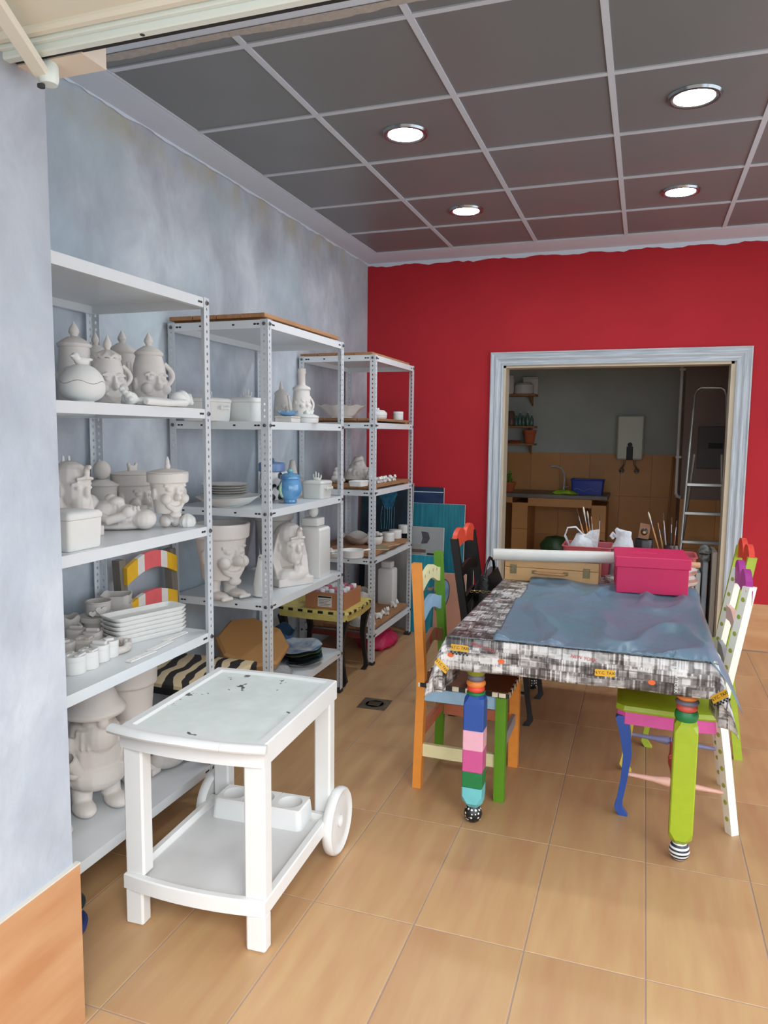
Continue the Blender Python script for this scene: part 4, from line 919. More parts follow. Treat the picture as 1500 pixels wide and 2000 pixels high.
# handbag on the black chair
t = thing('handbag', 'black handbag with gold chain on the black chair', 'bag', (.605, 1.56, .468))
m = MB().loft([[(x, y, 0) for x, y in rrect(.14, .30, .03)], [(x*1.1, y*1.1, .05) for x, y in rrect(.14, .30, .05)], [(x*.9, y*1.05, .2) for x, y in rrect(.14, .30, .05)], [(x*.3, y, .285) for x, y in rrect(.14, .30, .02)]])
LEA = mat('black_leather', (20, 19, 20), .3, spec=.5, bump=.2, bscale=80); m.build('bag_body', LEA, t, ang=60)
MB().tube([(0, -.15, .26), (0, -.1, .33), (0, 0, .36), (0, .1, .33), (0, .15, .26)], .008, 8).build('bag_strap', LEA, t)
for k in range(9):
    l_ = MB().tube([(.009*math.cos(a), 0, .006*math.sin(a)) for a in [2*PI*i/10 for i in range(10)]], .0022, 6, closed=True).build('chain_link', mat('gold_chain', (190, 170, 110), .3, metal=.9), t, loc=(.03-.012*abs(k-4)*.2-.02, -.165-.002, .21-.012*math.sin(k*.4))); l_.location = (-.06+k*.015, -.168+.0015*k, .2+.004*(k % 2)); l_.rotation_euler = (PI/2*(k % 2), 0, .2)
# ================================================================== UNGLAZED CERAMICS ON THE SHELVES
def sp(px, py, X, z):
    P = ox(px, py, X); return Vector((P.x, P.y, z+.0008)), mpp(P)
def pos(x, y, z): P = Vector((x, y, z+.0008)); return P, mpp(P)
def hollow(mb, prof, t=.004, n=30, sx=1, sy=1, power=0):
    """pot wall: outer profile up, inner profile down"""
    inner = [(max(r-t, .0), z+(t if i == 0 else 0)) for i, (r, z) in enumerate(prof)]
    return mb.lathe([(0, prof[0][1])]+prof+inner[::-1]+[(0, prof[0][1]+t)], n, sx, sy, power)
def face(mb, R, z, s, smile=True, nose=1.0):
    """big caricature features looking along +x on a round body of radius R at height z; s = face size"""
    mb.ell(R+.06*s, 0, z, .17*s*nose, .10*s*nose, .11*s*nose)
    mb.ell(R+.04*s, 0, z+.14*s, .08*s, .05*s, .16*s)
    for k in (-1, 1):
        mb.ell(R*.86, k*.27*s, z-.05*s, .17*s, .15*s, .15*s)
        mb.ell(R*.94, k*.19*s, z+.22*s, .08*s, .10*s, .07*s)
        mb.tube([(R*.97, k*.07*s, z+.32*s), (R*1.0, k*.2*s, z+.37*s), (R*.9, k*.34*s, z+.30*s)], .035*s, 8)
        mb.ell(R*.15, k*(R*.98+.04*s), z+.08*s, .11*s, .05*s, .17*s)
    if smile:
        pts = [(R*math.cos(a)*1.03, R*math.sin(a)*1.0, z-.30*s+.16*s*(abs(a)/.75)**2) for a in [(-.75+1.5*i/10) for i in range(11)]]
        mb.tube(pts, [.02*s]+[.045*s]*9+[.02*s], 8)
        mb.tube([(p[0]*.985, p[1]*.85, p[2]-.075*s) for p in pts], [.02*s]+[.04*s]*9+[.02*s], 8)
    mb.ell(R*.93, 0, z-.5*s, .14*s, .17*s, .1*s)
def lid_thing(t, r, z, h, knob, m, ruffle=0):
    mb = MB()
    prof = [(0, z-.002), (r*.98, z-.002), (r*1.06, z+h*.12), (r*1.05, z+h*.25), (r*.8, z+h*.55), (r*.4, z+h*.9), (0, z+h)]
    mb.lathe(prof, 32)
    if ruffle: mb.v = [(x, y, zz+ruffle*math.sin(9*math.atan2(y, x))*(math.hypot(x, y)/r)**3) for x, y, zz in mb.v]
    l = mb.build('lid', m, t); kz = z+h*.88
    if knob == 'spire': MB().lathe([(0, kz), (r*.28, kz), (r*.2, kz+.006), (r*.34, kz+.018), (r*.3, kz+.028), (r*.12, kz+.045), (.001, kz+.055)], 18).build('knob', m, l)
    elif knob == 'ball': MB().lathe([(0, kz)]+[(.9*r*math.sin(PI*i/10)*.6, kz+.6*r-.6*r*math.cos(PI*i/10)) for i in range(1, 10)]+[(0, kz+1.2*r)], 24).build('knob', m, l)
    elif knob == 'cat':
        MB().box(-.008, .008, -.022, .022, kz-.003, kz+.024, c=.004).ell(0, -.019, kz+.026, .008, .008, .01, 8).ell(0, .019, kz+.026, .008, .008, .01, 8).fuse('knob', m, l, .0025)
    elif knob == 'bird':
        MB().ell(0, 0, kz+.012, .016, .011, .014).ell(.012, 0, kz+.026, .009).ell(.022, 0, kz+.026, .005, .003, .003).ell(-.016, 0, kz+.02, .01, .005, .005).fuse('knob', m, l, .0022)
    elif knob == 'gnomelet':
        MB().ell(0, 0, kz+.01, .012, .012, .014).ell(0, 0, kz+.026, .009).lathe([(.009, kz+.03), (.005, kz+.042), (.0005, kz+.05)], 12).fuse('knob', m, l, .0022)
    elif knob == 'bunny':
        MB().ell(0, 0, kz+.008, .016, .02, .012).ell(0, -.008, kz+.028, .005, .004, .018).ell(0, .008, kz+.028, .005, .004, .02).ell(0, -.02, kz+.022, .004, .004, .011).ell(0, .022, kz+.02, .004, .004, .01).fuse('knob', m, l, .0022)
    return l
def handle_loop(t, r, z0, z1, out, m, ang=PI, rad=.007):
    c, s = math.cos(ang), math.sin(ang); pts = []
    for i in range(11):
        a = PI*i/10; d = r+out*math.sin(a); pts.append((c*d, s*d, z1+(z0-z1)*i/10))
    return MB().tube(pts, rad, 10).build('handle', m, t)
def spout(t, r, z0, z1, out, m, ang=0, rad=.016):
    c, s = math.cos(ang), math.sin(ang); pts = []
    for d, z in ((r*.7, z0), (r+out*.35, z0+(z1-z0)*.15), (r+out*.65, z0+(z1-z0)*.5), (r+out*.85, z0+(z1-z0)*.82), (r+out, z1)): pts.append((c*d, s*d, z))
    o = MB().tube(pts, [rad*1.5, rad*1.3, rad*.95, rad*.75, rad*.72], 14).build('spout', m, t)
    e = Vector(pts[-1]); d = (e-Vector(pts[-2])).normalized()
    k = MB().lathe([(0, 0), (rad*.5, 0), (rad*.5, .0012), (0, .0012)], 12).build('spout_hole', mat('clay_hole', (96, 84, 78), .9), o, loc=e-d*.0004); k.rotation_euler = d.to_track_quat('Z', 'Y').to_euler()
    return o
def jar_face(label, cat, loc, rz, h, r, knob, m, fs=0, sp_=False, hd=False, name='lidded_jar', neck=.8, ruffle=0, fz=.45, belly=1.0):
    """tall jar with a caricature face, lid, and optionally spout and handle"""
    t = thing(name, label, cat, loc, rz); hb = h*.745
    mb = MB().lathe([(0, 0), (r*.85, 0), (r*.97, hb*.08), (r*belly, hb*.3), (r*.98, hb*.5), (r*.9, hb*.8), (r*neck, hb), (0, hb)], 36)
    if fs: face(mb, r*.95, hb*fz, fs); mb.fuse('jar_body', m, t, max(.0026, r*.045))
    else: mb.build('jar_body', m, t)
    lid_thing(t, r*neck*1.08, hb, (h-hb)*.55, knob, m, ruffle)
    if sp_: spout(t, r*.9, hb*.16, hb*.86, r*.25, m, -PI*.64, .0125)
    if hd: handle_loop(t, r*.88, hb*.4, hb*.86, r*.5, m, PI*.42, r*.13)
    return t
VA = -.85   # heading towards the viewer, from the shelves
z1, z2, z3, z4 = ZA[1][1:]
# ---------------- first unit, upper shelf
def egg(label, P, rz, r, h):
    t = thing('egg_dish', label, 'dish', P, rz); n = 48; zc = h*.5
    def seam(a): return zc+h*.045*math.sin(5*a)
    for nm, lo in (('dish_base', True), ('dish_lid', False)):
        rings = []
        for i in range(13):
            u = i/12; ring = []
            for k in range(n):
                a = 2*PI*k/n; zs = seam(a); z = zs*u if lo else zs+.0015+(h-zs)*u
                q = (z-h*.42)/(h*.42 if z < h*.42 else h*.58); rr = r*math.sqrt(max(0, 1-q*q)) if z > h*.42 else r*(max(0, 1-abs(q)**2.6))**.5
                if z < .004: rr = max(rr, r*.55)
                ring.append((rr*math.cos(a)*1.0, rr*math.sin(a)*1.22, z))
            rings.append(ring)
        o = MB().loft(rings).build(nm, BISQ2, t, ang=60)
        if not lo: MB().ell(0, 0, h+.008, .018, .03, .015).ell(0, -.028, h+.02, .013).ell(0, -.044, h+.02, .007, .006, .004).ell(0, .03, h+.016, .01, .018, .006).fuse('bird_knob', BISQ2, o, .003)
    return t
P, s = sp(161, 750, -.285, z1); egg('egg-shaped lidded dish with wavy seam and bird knob, beside the pale jamb', P, 0, .062, 75*s)
P, s = sp(146, 700, -.52, z1); jar_face('tall unglazed lidded jar directly behind the egg-shaped dish', 'jar', P, VA, 152*s, .06, 'spire', BISQ, .1, neck=.85)
P, s = sp(187, 700, -.66, z1); jar_face('small unglazed jar glimpsed at the wall between two larger face jars', 'jar', P, VA, 140*s, .05, 'spire', BISQG, 0)
P, s = sp(211, 720, -.43, z1); jar_face('unglazed face jug with ruffled lid behind the egg-shaped dish', 'jug', P, -.5, 124*s, .056, 'spire', BISQ, .125, hd=True, ruffle=.005, name='face_jug', neck=.72, fz=.4)
P, s = sp(239, 700, -.66, z1); jar_face('grey unglazed lidded jar standing behind the spouted face teapot', 'jar', P, VA, 147*s, .06, 'spire', BISQG, 0)
P, s = sp(291, 710, -.44, z1); jar_face('unglazed laughing face teapot with tall spout and handle', 'teapot', P, -.45, 138*s, .066, 'spire', BISQ, .14, sp_=True, hd=True, name='face_teapot', neck=.72, fz=.4)
def lying(label, name, P, rz, L_, h, kind):
    t = thing(name, label, 'figurine', P, rz); m = MB()
    if kind == 'flat':
        m.ell(0, 0, h*.3, .045, L_*.36, h*.3).ell(0, -L_*.36, h*.4, .026, L_*.08, h*.42).ell(.016, -L_*.43, h*.5, .016, .014, h*.34).ell(.015, L_*.3, h*.5, .03, L_*.09, h*.55).ell(0, L_*.42, h*.6, .03, L_*.07, h*.62)
        m.tube([(.045, -L_*.3, h*.25), (.055, 0, h*.2), (.05, L_*.3, h*.3)], h*.24, 10).tube([(-.045, -L_*.3, h*.25), (-.05, 0, h*.2), (-.045, L_*.35, h*.3)], h*.24, 10)
        for k in range(5): m.ell(.03-.012*k*.4, L_*.46+.004*k, h*(.35+.22*k*.6), .012, .01, .008, 8)
        for k in range(4): m.ell(.045-.012*k, -L_*.49, h*(.3+.2*k), .01, .012, .01, 8)
        m.ell(0, 0, h*.08, .045, L_*.3, h*.1)
    else:
        m.ell(0, -L_*.40, h*.72, .048, .042, .05).ell(-.03, -L_*.46, h*.8, .05, .02, .06)
        m.ell(0, -L_*.18, h*.52, .06, L_*.2, h*.42).ell(.0, L_*.1, h*.42, .058, L_*.2, h*.4).ell(.02, L_*.36, h*.34, .05, L_*.17, h*.33).ell(-.03, L_*.33, h*.3, .04, L_*.16, h*.3)
        m.tube([(.04, -L_*.28, h*.55), (.07, -L_*.1, h*.35), (.06, .03, h*.5)], .018, 10).ell(.06, .04, h*.6, .022).ell(.01, -L_*.02, h*.9, .03, .03, .02).ell(.0, -L_*.1, h*1.0, .022, .022, .018)
        for k in range(9): m.tube([(.052, -L_*.14+k*.014, h*.28), (.03, -L_*.14+k*.014, h*.78)], .005, 6)
        m.ell(0, 0, h*.12, .055, L_*.4, h*.14)
    m.v = [(x, y, max(z, 0)) for x, y, z in m.v]
    m.fuse('figure', BISQ if kind != 'flat' else BISQ2, t, .0032); return t
P, s = sp(303, 780, -.255, z1); lying('long flat unglazed reclining figure at the front of the upper shelf', 'reclining_figurine', P, 0, 165*s*1.28, .055, 'flat')
# ---------------- first unit, second shelf
def box_dish(label, P, rz, w_, d_, h_, m, knob=None, handles=False, name='lidded_box', rad=.015):
    t = thing(name, label, 'box' if not handles else 'casserole', P, rz)
    a, b = rrect(w_*.94, d_*.94, rad), rrect(w_, d_, rad)
    MB().loft([[(x*.97, y*.97, 0) for x, y in a], [(x, y, .006) for x, y in a], [(x, y, h_*.78) for x, y in b]]).build('box_body', m, t, ang=50)
    l = MB().loft([[(x, y, h_*.785) for x, y in b], [(x*1.02, y*1.02, h_*.8) for x, y in b], [(x*1.02, y*1.02, h_*.9) for x, y in b], [(x*.93, y*.93, h_*.97) for x, y in b], [(x*.5, y*.5, h_) for x, y in b]]).build('box_lid', m, t, ang=50)
    if knob == 'bunny':
        kz = h_*.98; MB().ell(0, 0, kz+.006, .016, .024, .01).ell(0, -.010, kz+.026, .005, .0045, .018).ell(0, .006, kz+.03, .005, .0045, .02).ell(0, -.024, kz+.02, .004, .005, .012).ell(0, .02, kz+.022, .004, .005, .014).fuse('knob', m, l, .0022)
    if handles:
        for sy in (-1, 1): MB().tube([(-.035, sy*d_/2*.97, h_*.55), (-.028, sy*(d_/2+.012), h_*.56), (0, sy*(d_/2+.015), h_*.55), (.028, sy*(d_/2+.012), h_*.56), (.035, sy*d_/2*.97, h_*.55)], .007, 8).ell(-.03, sy*(d_/2+.012), h_*.56, .008, .006, .012, 8).ell(.03, sy*(d_/2+.012), h_*.56, .008, .006, .012, 8).build('handle', m, t)
    return t
P, s = sp(131, 1030, -.30, z2); box_dish('plain white lidded box beside the pale jamb, below the pharaoh head', P+Vector((0, 0, 0)), 0, .15, .15, .12, BISQ2, rad=.012)
def bust(label, P, rz, h, m, nemes=True, tall=1):
    t = thing('pharaoh_bust', label, 'bust', P, rz); b = MB(); k = h/.26
    b.ell(.0, 0, .165*k, .062*k, .052*k, .075*k).ell(.03*k, 0, .125*k, .036*k, .036*k, .035*k).ell(.062*k, 0, .155*k, .014*k, .011*k, .02*k).ell(.052*k, 0, .175*k, .012*k, .008*k, .02*k)
    b.tube([(.052*k, -.018*k, .125*k), (.06*k, 0, .122*k), (.052*k, .018*k, .125*k)], .006*k, 8).tube([(.052*k, -.015*k, .117*k), (.058*k, 0, .113*k), (.052*k, .015*k, .117*k)], .006*k, 8).ell(.05*k, 0, .098*k, .014*k, .014*k, .011*k)
    for q in (-1, 1):
        b.ell(.05*k, q*.023*k, .17*k, .01*k, .012*k, .006*k).tube([(.056*k, q*.008*k, .184*k), (.052*k, q*.026*k, .188*k), (.038*k, q*.042*k, .182*k)], .004*k, 6)
        b.ell(.0, q*.054*k, .16*k, .012*k, .008*k, .022*k)
        b.loft([[(-.055*k, q*.05*k, .02*k), (.035*k, q*.045*k, .012*k), (.035*k, q*.075*k, .012*k), (-.055*k, q*.085*k, .02*k)][::1], [(-.06*k, q*.045*k, .12*k), (.0*k, q*.05*k, .12*k), (-.005*k, q*.088*k, .115*k), (-.06*k, q*.09*k, .11*k)], [(-.05*k, q*.02*k, .22*k), (.0, q*.03*k, .225*k), (-.0, q*.06*k, .215*k), (-.05*k, q*.06*k, .21*k)]])
    b.ell(-.015*k, 0, .205*k, .066*k, .06*k, .055*k).ell(-.03*k, 0, .12*k, .045*k, .06*k, .11*k)
    b.tube([(.055*k, -.035*k, .2*k), (.068*k, 0, .205*k), (.055*k, .035*k, .2*k)], .006*k, 8)
    b.ell(.066*k, 0, .222*k, .011*k, .011*k, .026*k).ell(.076*k, 0, .24*k, .012*k, .008*k, .009*k)
    b.box(-.075*k, .05*k, -.085*k, .085*k, 0, .035*k).ell(.045*k, 0, .06*k, .01*k, .012*k, .045*k).ell(0, 0, .04*k, .06*k, .085*k, .04*k)
    b.v = [(x, y, max(0, z)) for x, y, z in b.v]
    b.fuse('bust', m, t, .0032*max(1, k)); return t
P, s = sp(143, 960, -.45, z2); t = bust('large pharaoh head in profile with two pegs on top, by the pale jamb', P, -.12, 150*s, BISQ)
for dy in (-.012, .012): MB().tube([(-.03, dy, 150*s*.99-.008), (-.03, dy, 150*s*.99+.018)], [.006, .004], 8).build('peg', BISQ2, t)
P, s = sp(199, 930, -.66, z2); jar_face('unglazed jar with large ball knob at the back of the second shelf', 'jar', P, 0, 95*s, .062, 'ball', BISQG, 0, neck=.95)
def potjar(label, P, rz, h, r, knob, m, feet=False, fs=.14):
    t = thing('flowerpot_jar', label, 'jar', P, rz); z0 = h*.22 if feet else 0; hp = h*.86-z0
    mb = MB().lathe([(0, z0), (r*.66, z0), (r*.9, z0+hp*.76), (r*1.04, z0+hp*.77), (r*1.06, z0+hp), (0, z0+hp)], 40); face(mb, r*.82, z0+hp*.42, fs); mb.fuse('pot', m, t, .003)
    if feet:
        f = MB().lathe([(r*.34, z0*.35), (r*.3, z0*1.05)], 16)
        for q in (-1, 1): f.ell(r*.15, q*r*.28, z0*.42, r*.42, r*.26, z0*.46)
        f.v = [(x, y, max(0, z)) for x, y, z in f.v]; f.fuse('feet', m, t, .004)
    lid_thing(t, r*1.0, z0+hp, h*.07, knob, m); return t
P, s = sp(259, 940, -.6, z2); potjar('flowerpot-shaped face jar with a cat knob at the back of the second shelf', P, -.2, 92*s*1.12, .083, 'cat', BISQG, False, .14)
P, s = sp(328, 960, -.335, z2); potjar('flowerpot face jar standing on feet near the corner post', P, -.45, 122*s, .074, 'gnomelet', BISQ, True, .135)
P, s = pos(-.45, -.175, z2); lying('unglazed reclining woman in a frilled dress in front of the face jars', 'reclining_figurine', P, -1.05, .26, .115, 'lady')
def shellish(label, name, cat, P, rz, r, h, ribs, m):
    t = thing(name, label, cat, P, rz); mb = MB().lathe([(0, 0), (r*.8, 0), (r, h*.3), (r*.9, h*.65), (r*.55, h*.92), (0, h)], 40, 1, 1.25)
    mb.v = [(x*(1+.06*math.cos(ribs*math.atan2(y, x))), y*(1+.06*math.cos(ribs*math.atan2(y, x))), z) for x, y, z in mb.v]
    mb.build('shell_body', m, t); MB().lathe([(r*.5, h*.86), (r*.56, h*.9), (r*.4, h*.98), (r*.2, h*1.04), (0, h*1.05)], 24, 1, 1.2).build('shell_cap', m, t); return t
P, s = sp(366, 1000, -.27, z2); shellish('small ribbed unglazed shell at the post end of the second shelf', 'shell_dish', 'dish', P, .2, .03, 24*s, 11, BISQ2)
# ---------------- first unit, third shelf
P, s = pos(-.655, -.22, z3); t = thing('frilled_mug', 'unglazed mug with folded frill beside the pale jamb', 'mug', P, -.3)
m = MB(); hollow(m, [(.034, 0), (.037, .01), (.036, .05), (.042, .072), (.04, .082)], .004, 30); m.v = [(x, y, z+(.006*math.sin(4*math.atan2(y, x)) if z > .06 else 0)) for x, y, z in m.v]; m.build('mug_body', BISQG, t); handle_loop(t, .034, .014, .058, .02, BISQG, .5, .005); B(.033, .039, -.012, .012, .02, .042, c=.002).build('emblem', BISQ, t, False)
P, s = pos(-.585, -.14, z3); t = thing('planter_pot', 'wide unglazed pot under a small bowl on the third shelf', 'pot', P); m = MB(); hollow(m, [(.05, 0), (.056, .01), (.062, .055), (.07, .056), (.071, .075)], .005); m.build('pot_wall', BISQG, t); MB().lathe([(0, .07), (.066, .07), (.066, .074), (0, .074)], 28).build('lid_disc', BISQG, t)
Pt = P+Vector((-.0, -.0, .0755)); t = thing('small_bowl', 'small unglazed bowl with a heart on its side, stacked on the wide pot', 'bowl', Pt, VA); m = MB(); hollow(m, [(.036, 0), (.043, .006), (.045, .022), (.046, .024), (.046, .05), (.049, .052), (.048, .056)], .004); m.build('bowl_wall', BISQG, t)
def heart(mb, s_, th, x): 
    o = []
    for i in range(28):
        a = 2*PI*i/28; o.append((s_*16*math.sin(a)**3/17, s_*(13*math.cos(a)-5*math.cos(2*a)-2*math.cos(3*a)-math.cos(4*a))/17))
    return mb.prism(o, th, 'x', x)
heart(MB(), .022, .008, .046).build('heart', BISQ, t, False, loc=(0, .01, .026)); heart(MB(), .014, .008, .046).build('heart', BISQ, t, False, loc=(0, -.022, .016))
def stack_dish(names, labels, P, rz, n, w_, d_, h_, step, m, wavy=0, grp=''):
    for k in range(n):
        t = thing(names, labels[k], 'dish', P+Vector((0, 0, k*step)), rz, group=grp)
        rad = min(w_, d_)*.2; a, b = rrect(w_*.84, d_*.9, rad*.8), rrect(w_, d_, rad); c_, d2 = rrect(w_-.008, d_-.008, rad), rrect(w_*.82, d_*.88, rad*.7)
        def zz(x, y): return h_+wavy*((abs(x)/(w_/2))**2*(abs(y)/(d_/2))**2)
        mb = MB(); mb.loft([[(x, y, 0) for x, y in a], [(x, y, zz(x, y)-.003) for x, y in b], [(x*1.01, y*1.01, zz(x, y)) for x, y in b], [(x, y, zz(x, y)) for x, y in c_], [(x, y, .005) for x, y in d2]], False)
        q = len(a); mb.f += [tuple(range(q))[::-1], tuple(4*q+i for i in range(q))]; mb.build('dish_wall', m, t, ang=50); MB().loft([[(x*.8, y*.8, -.0005) for x, y in a], [(x*.8, y*.8, .003) for x, y in a]]).build('foot_ring', m, t)
OD = ['lowest', 'second lowest', 'third from the bottom', 'third from the top', 'second from the top', 'topmost']
P, s = pos(-.40, -.105, z3); stack_dish('rectangular_tray', [o+' of the stacked long unglazed trays on the third shelf' for o in OD], P, -.34, 6, .12, .315, .021, .0165, BISQ2, 0, 'stacked long trays')
P, s = pos(-.615, .0, z3); stack_dish('square_bowl', [o+' of the stacked square bowls behind the long trays' for o in ('lowest', 'middle', 'topmost')], P, .5, 3, .115, .115, .05, .034, BISQG, .02, 'stacked square bowls')
def small_box(label, P, rz, r, h, lidk, shape='round', m=BISQ2, grp='small lidded boxes'):
    t = thing('small_lidded_box', label, 'box', P, rz, group=grp); pw = 0 if shape == 'round' else 4
    MB().lathe([(0, 0), (r*.97, 0), (r, .003), (r, h*.72), (0, h*.72)], 28, 1, 1, pw).build('box_body', m, t); l = MB().lathe([(0, h*.725), (r*1.02, h*.73), (r*1.02, h*.95), (r*.97, h), (0, h)], 28, 1, 1, pw).build('box_lid', m, t)
    if lidk == 'H': MB().box(-r*.75, -r*.35, -r*.6, r*.6, h*.99, h+.006).box(r*.35, r*.75, -r*.6, r*.6, h*.99, h+.006).box(-r*.4, r*.4, -r*.2, r*.2, h*.99, h+.006).build('letter_knob', m, l, False)
    elif lidk == 'bar': MB().box(-r*.8, r*.8, -r*.25, r*.25, h*.99, h+.012, c=.003).build('bar_knob', m, l, False)
    elif lidk == 'heart': heart(MB(), r*.6, .008, 0).build('heart_knob', m, l, False, loc=(0, 0, h)).rotation_euler = (0, -PI/2, 0)
    return t
for px, py, X, k, lb in ((143, 1320, -.225, 'H', 'round lidded box nearest the pale jamb, front of the third shelf'), (171, 1310, -.228, 'H', 'second small lidded box from the jamb along the shelf front'), (193, 1296, -.232, 'bar', 'third small lidded box from the jamb along the shelf front'), (211, 1287, -.236, 'heart', 'fourth small lidded box from the jamb along the shelf front')):
    P = oz(px, py, z3); P = Vector((P.x-.018, P.y+.028, z3+.0008)); small_box(lb, P, .2, .032 if px > 160 else .036, .058, k)
for px, py, X, k, lb in ((150, 1235, -.36, 'bar', 'angular lidded box behind the front row, near the jamb'), (182, 1240, -.34, 'bar', 'angular lidded box behind the front row, beside the lace wreath'), (166, 1255, -.30, 'H', 'angular lidded box just behind the second front box'), (128, 1262, -.32, 'heart', 'lidded box half hidden by the pale jamb on the third shelf')):
    P = oz(px, py+22, z3); P.z = z3+.0008; P.x = max(P.x, -.66); small_box(lb, P, .3, .03, .055, k, 'sq', BISQG)
def wreath(label, P, R, r, n, m):
    t = thing('lace_wreath', label, 'ornament', P); mb = MB().tube([(R*math.cos(a), R*1.1*math.sin(a), r) for a in [2*PI*i/24 for i in range(24)]], r, 8, closed=True)
    for i in range(n):
        a = 2*PI*i/n*2.0+random.random(); d = R*(1+.25*random.uniform(-1, 1)); mb.ell(d*math.cos(a), d*1.1*math.sin(a), r*1.2+random.random()*r*1.2, r*.9, r*.5, r*.5, 8, Matrix.Rotation(random.random()*6, 3, 'Z'))
    mb.v = [(x, y, max(z, 0)) for x, y, z in mb.v]; mb.fuse('wreath', m, t, .0028, it=2)
P, s = pos(-.375, -.31, z3); wreath('larger unglazed wreath of petals on the third shelf', P, .045, .014, 34, BISQG)
P, s = pos(-.465, -.225, z3); wreath('smaller unglazed wreath of petals beside the long trays', P, .034, .012, 28, BISQG)
def lattice(label, P, rz, L_):
    t = thing('lace_strip', label, 'ornament', P, rz, group='lace strips'); mb = MB(); n = int(L_/.012)
    for sx in (-1, 1): mb.tube([(sx*.012, -L_/2+L_*i/n, .003) for i in range(n+1)], .0028, 6)
    for i in range(n): mb.tube([(-.012, -L_/2+L_*i/n, .003), (.0, -L_/2+L_*(i+.5)/n, .006), (.012, -L_/2+L_*(i+1)/n, .003)], .0025, 6); mb.tube([(.012, -L_/2+L_*i/n, .003), (-.012, -L_/2+L_*(i+1)/n, .003)], .0022, 6)
    mb.v = [(x, y, max(z, 0)) for x, y, z in mb.v]; mb.build('lace', BISQ2, t); MB().box(-.013, .013, -L_/2-.004, -L_/2+.004, 0, .004, c=.001).build('end_bar', BISQ2, t, False)
for px, py, X, rz, lb in ((330, 1243, -.245, .0, 'lace strip along the front of the trays, nearest the post'), (282, 1265, -.232, .04, 'lace strip along the shelf front in the middle'), (245, 1283, -.225, -.02, 'lace strip along the shelf front beside the wreath')):
    P, s = sp(px, py, X-.045, z3); P.x = {330: -.285, 282: -.262, 245: -.245}[px]; P.y = {330: -.075, 282: -.2, 245: -.33}[px]; lattice(lb, P, rz, .13)
P, s = pos(-.50, -.13, z3); t = thing('heart_ornament', 'upright unglazed heart in front of the wide pot', 'ornament', P, -.5); heart(MB(), .027, .014, -.007).build('heart', BISQ, t, False, loc=(0, 0, .028)); MB().box(-.012, .012, -.015, .015, 0, .012, c=.003).build('base', BISQ, t, False)
# ---------------- first unit, lowest shelf
P, s = sp(186, 1500, -.40, z4); gh = 258*s
t = thing('garden_gnome', 'large unglazed gnome in a floppy hat on the lowest shelf', 'gnome', P, -.5); k = gh/.46
m = MB()
m.ell(0, 0, .2*k, .085*k, .09*k, .13*k).ell(.01*k, 0, .13*k, .095*k, .105*k, .06*k).ell(-.01*k, 0, .28*k, .075*k, .085*k, .06*k)
for q in (-1, 1):
    m.tube([(0, q*.045*k, .13*k), (.005*k, q*.05*k, .04*k)], [.04*k, .034*k], 14).ell(.035*k, q*.055*k, .024*k, .065*k, .038*k, .026*k)
    m.tube([(0, q*.08*k, .27*k), (.01*k, q*.115*k, .2*k), (.05*k, q*.1*k, .17*k)], [.036*k, .036*k, .026*k], 12).ell(.06*k, q*.095*k, .17*k, .024*k)
m.ell(.03*k, 0, .325*k, .05*k, .055*k, .05*k).ell(.085*k, 0, .325*k, .022*k).ell(.055*k, 0, .27*k, .05*k, .055*k, .06*k).ell(.045*k, 0, .22*k, .04*k, .045*k, .05*k)
m.lathe([(.0, .335*k), (.105*k, .34*k), (.11*k, .355*k), (.085*k, .385*k), (.07*k, .42*k), (.045*k, .455*k), (.02*k, .47*k), (0, .47*k)], 28)
m.ell(-.05*k, 0, .42*k, .05*k, .04*k, .03*k)
for i in range(10): a = -1.1+2.2*i/9; m.tube([(.075*k*math.cos(a), .075*k*math.sin(a), .3*k), (.088*k*math.cos(a), .085*k*math.sin(a), .235*k)], [.009*k, .006*k], 6)
m.v = [(x, y, max(z, 0)) for x, y, z in m.v]
m.fuse('gnome_body', BISQ, t, .0052, it=3)
MB().at(.075*k, -.10*k, .2*k, rx=.5, ry=.5).lathe([(0, -.05*k), (.022*k, -.05*k), (.026*k, .05*k), (.02*k, .05*k), (.018*k, -.03*k), (0, -.03*k)], 20).build('scroll', BISQ, t)
P, s = sp(128, 1560, -.42, z4); t = thing('garden_gnome', 'unglazed figure almost hidden by the pale jamb on the lowest shelf', 'figurine', P+Vector((0, -.1, 0)), 0); m = MB().ell(0, 0, .1, .07, .07, .1).ell(0, 0, .22, .055, .055, .06).lathe([(.06, .24), (.04, .3), (.01, .36), (0, .36)], 18).ell(.04, .03, .02, .05, .03, .02).ell(.04, -.03, .02, .05, .03, .02); m.v = [(x, y, max(z, 0)) for x, y, z in m.v]; m.fuse('gnome_body', BISQG, t, .006)
def footed_pot(label, P, rz, h, r, m, fs, open_=True, feet=1.0, lid=False):
    t = thing('footed_planter', label, 'planter', P, rz); z0 = h*.26
    mb = MB().lathe([(0, z0), (r*.72, z0), (r*.95, h*.8), (r*1.06, h*.81), (r*1.1, h*.985), (r*1.08, h), (r*.97, h), (r*.84, h*.8), (r*.6, z0+.04), (0, z0+.04)], 44)
    if fs: face(mb, r*.85, z0+(h-z0)*.36, fs, nose=1.25)
    mb.fuse('pot', m, t, max(.004, r*.035), it=3)
    for q in (-1, 1):
        f = MB().lathe([(r*.3, 0.02), (r*.26, z0*.5), (r*.33, z0*1.08)], 16)
        f.v = [(x, y+q*r*.4, z) for x, y, z in f.v]
        f.ell(r*.35, q*r*.42, z0*.2, r*.55, r*.28, z0*.24)
        for i in range(4): f.ell(r*.85, q*r*.42+(i-1.5)*r*.13, z0*.14, r*.11, r*.075, z0*.12, 10)
        f.v = [(x, y, max(z, 0)) for x, y, z in f.v]; f.fuse('foot', m, t, max(.0035, r*.04), it=2)
    return t
